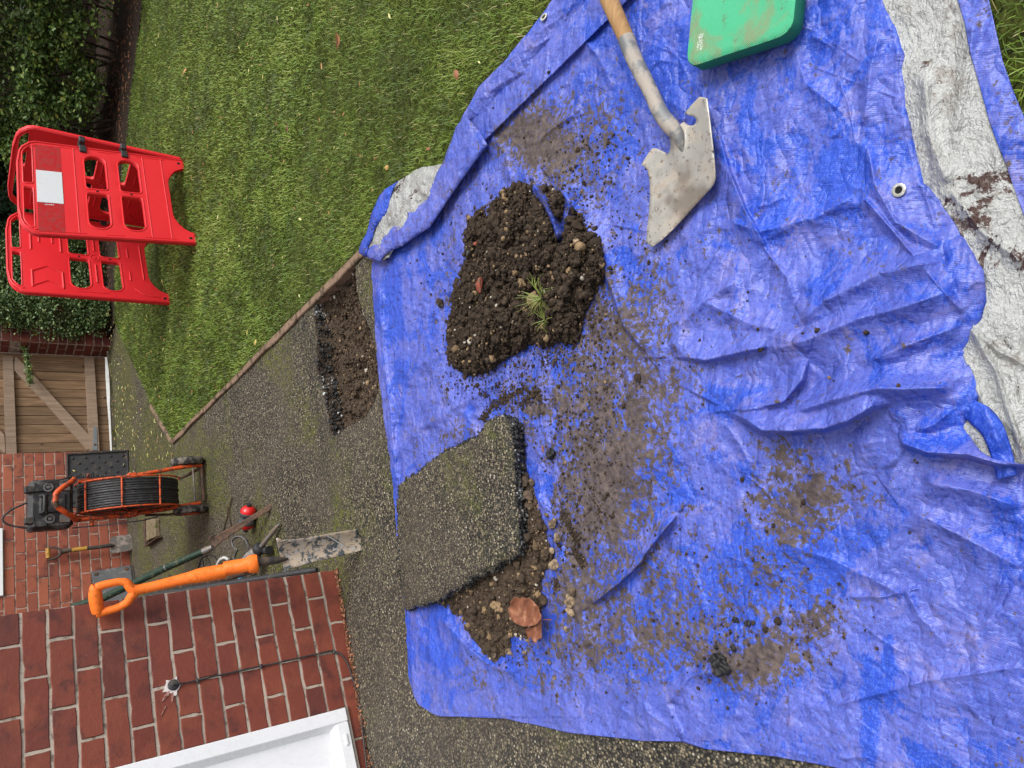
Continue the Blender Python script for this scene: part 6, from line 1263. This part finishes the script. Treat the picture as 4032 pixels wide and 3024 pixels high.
tb('pole', [gq(cT, 1702, 478, .005), gq(cT, 1640, 510, .006), gq(cT, 1150, 722, .006), gq(cT, 750, 915, .006), gq(cT, 400, 1085, .006), gq(cT, 20, 1195, .006)], [.014, .017, .0185, .019, .019, .019], GREENT, grn, 14); tb('ferrule', [gq(cT, 1712, 472, .008), gq(cT, 1660, 500, .007), gq(cT, 1600, 528, .007)], [.012, .0185, .0178], STEEL, grn, 14)
tb('joint_collar', [gq(cT, 1163, 716, .006), gq(cT, 1150, 722, .006)], .0198, STEEL, grn, 14)
# orange insulated drain spade
A2 = G(*cQ(2100, 700), .0); B2 = PL(*cT(300, 1110), CORN + WN * .045, WN); on = tool_plane(A2, B2); on = on if on[1] < 0 else -on
def oq(c, x, y, o=0.): return PL(*c(x, y), A2 + on * o, on)
ors = empty('orange_spade', A2, 'long bladed drain spade with bright orange sleeve and D handle leaning on the house corner', 'spade')
blp = [(1033, 632), (1050, 624), (1072, 630), (1110, 652), (1250, 645), (1400, 628), (1560, 600), (1700, 572), (1860, 545), (2042, 515), (2060, 545), (2085, 620), (2120, 762), (2100, 778), (1990, 812), (1900, 832), (1700, 880), (1500, 925), (1350, 970), (1200, 1012), (1170, 1040), (1145, 1048), (1120, 980), (1100, 920), (1088, 870), (1076, 850), (1060, 760)]
pl = densify([cQ(*p) for p in blp], 4); V, F = tri_patch(pl, step=5, jit=.1, seed=3); a0, a1 = np.array(cQ(1090, 850)), np.array(cQ(2090, 650)); dd_ = (a1 - a0) / np.linalg.norm(a1 - a0); t_ = ((V - a0) @ np.array([-dd_[1], dd_[0]])) / 26.
OB = M('scoured_blade', .55, .4, .3); f = OB.noise(26, 9, .78, dist=.5); cl_ = OB.mix(OB.ss(f, .46, .50), (.055, .065, .072), (.40, .32, .24)); cl_ = OB.mix(OB.ss(OB.noise(45, 6, .75), .54, .62, 0, .85), cl_, (.34, .34, .34)); OB.col(cl_).bump(f, .3, .003)
mk('blade', np.array([PL(x, y, A2 + on * (-.01 + .016 * min(t * t, 1.5)), on) for (x, y), t in zip(V, t_)]), F, OB.m, ors, True, thick=.003)
tb('socket', [oq(cQ, 800, 925, .012), oq(cQ, 950, 910, .010), oq(cQ, 1060, 900, .006), oq(cQ, 1180, 885, -.004)], [.017, .016, .014, .004], DKSTEEL, ors, 12)
tb('scratches', [oq(cQ, 1650, 585, .004), oq(cQ, 1740, 640, .001), oq(cQ, 1850, 710, .001), oq(cQ, 1920, 770, .001)], .0022, plain('bare_metal', (.55, .55, .55), .4, .5, .5, bst=0), ors, 5)
SPS = [(cQ, 805, 942, .030, .014), (cQ, 790, 945, .0345, .014), (cQ, 735, 950, .0345, .014), (cQ, 695, 955, .032, .014), (cQ, 670, 962, .026, .014), (cQ, 400, 1010, .027, .014), (cT, 1850, 765, .0265, .014), (cT, 1640, 800, .0265, .014), (cT, 1530, 822, .0255, .014), (cT, 1440, 842, .0215, .014), (cT, 1200, 900, .0185, .014), (cT, 950, 960, .0175, .014), (cT, 800, 992, .018, .014), (cT, 755, 1000, .022, .014)]
tb('orange_sleeve', [oq(c, x, y, o) for c, x, y, r_, o in SPS], [s[3] for s in SPS], ORSPADE, ors, 18)
tb('d_handle', [oq(cT, x, y, .016) for x, y in ((800, 1000), (745, 985), (710, 955), (672, 905), (620, 893), (560, 895), (480, 912), (400, 930), (330, 955), (300, 965))], [.016, .017, .016, .0145, .013, .013, .0135, .014, .015, .014], ORSPADE, ors, 14, 50)
tb('d_handle', [oq(cT, x, y, .016) for x, y in ((800, 1000), (755, 1035), (720, 1085), (680, 1140), (620, 1180), (560, 1208), (480, 1232), (400, 1255), (330, 1275), (305, 1278))], [.016, .017, .016, .0145, .0135, .013, .0135, .014, .015, .014], ORSPADE, ors, 14, 50)
tb('grip', [oq(cT, x, y, .016) for x, y in ((300, 945), (290, 965), (292, 1040), (300, 1120), (312, 1200), (325, 1270), (322, 1290))], [.012, .0175, .0215, .022, .021, .018, .011], ORSPADE, ors, 16, 40)
# black pipe and worn brown bar behind the corner
bp0 = G(*cQ(1540, 1022), .006); bp1 = sphere_hit(*cQ(180, 1240), bp0, .62, True)
tag(MB().tube([bp0, bp0 + (bp1 - bp0) * .06, bp0 + (bp1 - bp0) * .5, bp1, bp1 + (bp1 - bp0) * .6], [.010, .0145, .0155, .0165, .0165], 14).build('black_pipe', BLACKP, None, True), 'black plastic pipe leaning behind the near house corner', 'pipe')
bb0 = G(*cT(2180, 770), .03); bb1 = sphere_hit(*cT(1440, 955), bb0, .42, True)
tag(MB().tube([bb0, (bb0 + bb1) / 2, bb1, bb1 + (bb1 - bb0) * .5], [.014, .020, .023, .023], 14).build('wooden_bar', plain('dark_worn_wood', (.05, .033, .025), .8, .2, dirt=(.10, .07, .05), dsc=30, damt=.45, bst=.7), None, True), 'dark worn wooden tool shaft leaning beneath the orange spade', 'tool shaft')
# rotary hammer with a point chisel, lying on the path
hA, hB = G(*cQ(845, 735), .055), G(*cQ(1080, 447), .012); hd = (hB - hA) / np.linalg.norm(hB - hA); Lh = float(np.linalg.norm(hB - hA)); rot = empty('rotary_hammer', hA * [1, 1, 0], 'grey and black rotary hammer with a steel point chisel lying beside the orange spade', 'power tool')
tb('chisel', [hA, hA + hd * Lh * .55, hA + hd * Lh * .68, hA + hd * Lh * .9, hB], [.0115, .0115, .013, .008, .002], STEEL, rot, 10)
MB().lathe(hA, hd, [(-.035, .020), (-.034, .030), (-.012, .032), (-.004, .031), (.0, .026), (.004, .014)], 22).build('chuck', BLACKP, rot, True)
MB().lathe(hA - hd * .035, hd, [(-.16, .018), (-.15, .036), (-.06, .038), (-.02, .030), (.0, .024)], 20).build('gear_housing', plain('grey_casing', (.17, .165, .16), .6, .3, dirt=(.32, .25, .22), dsc=35, damt=.42, bst=.3), rot, True)
MB().box(hA - hd * .10 + [0, 0, -.01], (.06, .05, .06), hd, np.cross([0, 0, 1], hd), bev=.012).build('motor_body', BLACKP, rot); 
q0_, q1_ = G(*cQ(820, 800), .05), G(*cQ(945, 775), .03); tb('side_grip', [q0_, (q0_ + q1_) / 2, q1_], [.020, .017, .021], BLACKP, rot, 12)
# cables and cord on the path
def gtube(name, c, pts, r, mat, label, cat, n=60, z=.006):
    P = [G(*c(x, y), z if len(q) == 0 else q[0]) for x, y, *q in pts]; return tag(MB().tube(ctr(P, n), r, 8).build(name, mat, None, True), label, cat)
gtube('power_cable', cQ, [(690, 745, .03), (672, 690, .02), (640, 640), (590, 610), (545, 607), (500, 632), (485, 670), (492, 715), (520, 755), (545, 775), (525, 820), (513, 860), (512, 915), (500, 990)], .0042, CABLEG, 'grey power cable looping from the rotary hammer across the path', 'cable')
gtube('dark_cable', cQ, [(60, 1010), (80, 950), (105, 885), (150, 845), (200, 830), (260, 860), (300, 905), (320, 960)], .0045, CABLE, 'dark cable loop under the green pole beside the spade', 'cable')
gtube('thin_lead', cQ, [(80, 880), (105, 875), (120, 920), (130, 990)], .0035, CABLE, 'short black lead lying beneath the green pole', 'cable'); gtube('bent_wire', cQ, [(140, 850), (180, 885), (205, 930), (218, 980)], .003, CABLE, 'black bent wire beside the dark cable loop', 'wire')
rp = []; tmp = ctr([G(*cQ(x, y), z) for x, y, z in ((300, 985, .01), (312, 940, .02), (340, 895, .035), (385, 872, .04), (425, 885, .035), (455, 910, .02), (480, 930, .01))], 90)
for k, p in enumerate(tmp): rp.append(p + np.array([math.cos(k * 1.1), 0, math.sin(k * 1.1)]) * .0025)
tag(MB().tube(rp, .0075, 8).build('white_rope', plain('rope_white', (.5, .5, .48), .8, dirt=(.25, .22, .2), dsc=90, damt=.45, bst=.5), None, True), 'dirty white rope loop peeking out behind the orange spade', 'rope')
for c, x, y, s, m_, lb, nm in ((cQ, 600, 1122, .022, plain('blue_cloth', (.10, .32, .55), .8, dirt=(.2, .25, .3), dsc=50, damt=.4, bst=.4), 'pale blue crumpled cloth at the foot of the black pipe', 'blue_cloth'), (cQ, 440, 1140, .028, plain('grey_rag', (.26, .25, .24), .9, dirt=(.4, .3, .25), dsc=40, damt=.45, bst=.6), 'grey crumpled rag under the worn tool shaft', 'grey_rag')):
    V0, F0 = rock(s, 3, .5, int(x), .6, 2); tag(mk(nm, V0 + G(*c(x, y), s * .4), F0, m_, None, True), lb, 'rag')
# red and black pipe test plug
u0, u1 = G(*cQ(700, 200), .042), G(*cQ(652, 545), .042); ud = (u1 - u0) / np.linalg.norm(u1 - u0); UL = float(np.linalg.norm(u1 - u0)); plug = empty('pipe_plug', (u0 + u1) / 2 * [1, 1, 0], 'red and black double ended pipe plug lying under the trenching blade', 'pipe plug')
RG = plain('glossy_red', (.62, .012, .012), .25, .6, bst=0); RBK = plain('seal_rubber', (.05, .055, .06), .6, .35, bst=0)
for c0, d0 in ((u0, ud), (u1, -ud)):
    MB().lathe(c0, d0, [(.0, .010), (.0, .013), (.018, .013), (.020, .008)], 14).build('knob', BLACKP, plug, True)
    MB().lathe(c0, d0, [(.014, .014), (.018, .024), (.028, .034), (.040, .0395), (.050, .040)], 26).build('red_cap', RG, plug, True)
    MB().lathe(c0, d0, [(.048, .040), (.050, .043), (.058, .0435), (.066, .040), (UL / 2 - .002, .024)], 26).build('rubber_seal', RBK, plug, True)
for pts, lb in (([(483, 130), (465, 190), (452, 270), (448, 340), (458, 400), (472, 490)], 'forked brown twig lying between the trolley and the red plug'), ([(430, 235), (432, 300), (425, 370), (400, 450), (378, 540)], 'thin dark twig beside the forked one')):
    tag(MB().tube(ctr([G(*cQ(x, y), .006) for x, y in pts], 20), .0035, 6).build('twig', TWIGM, None, True), lb, 'twig')
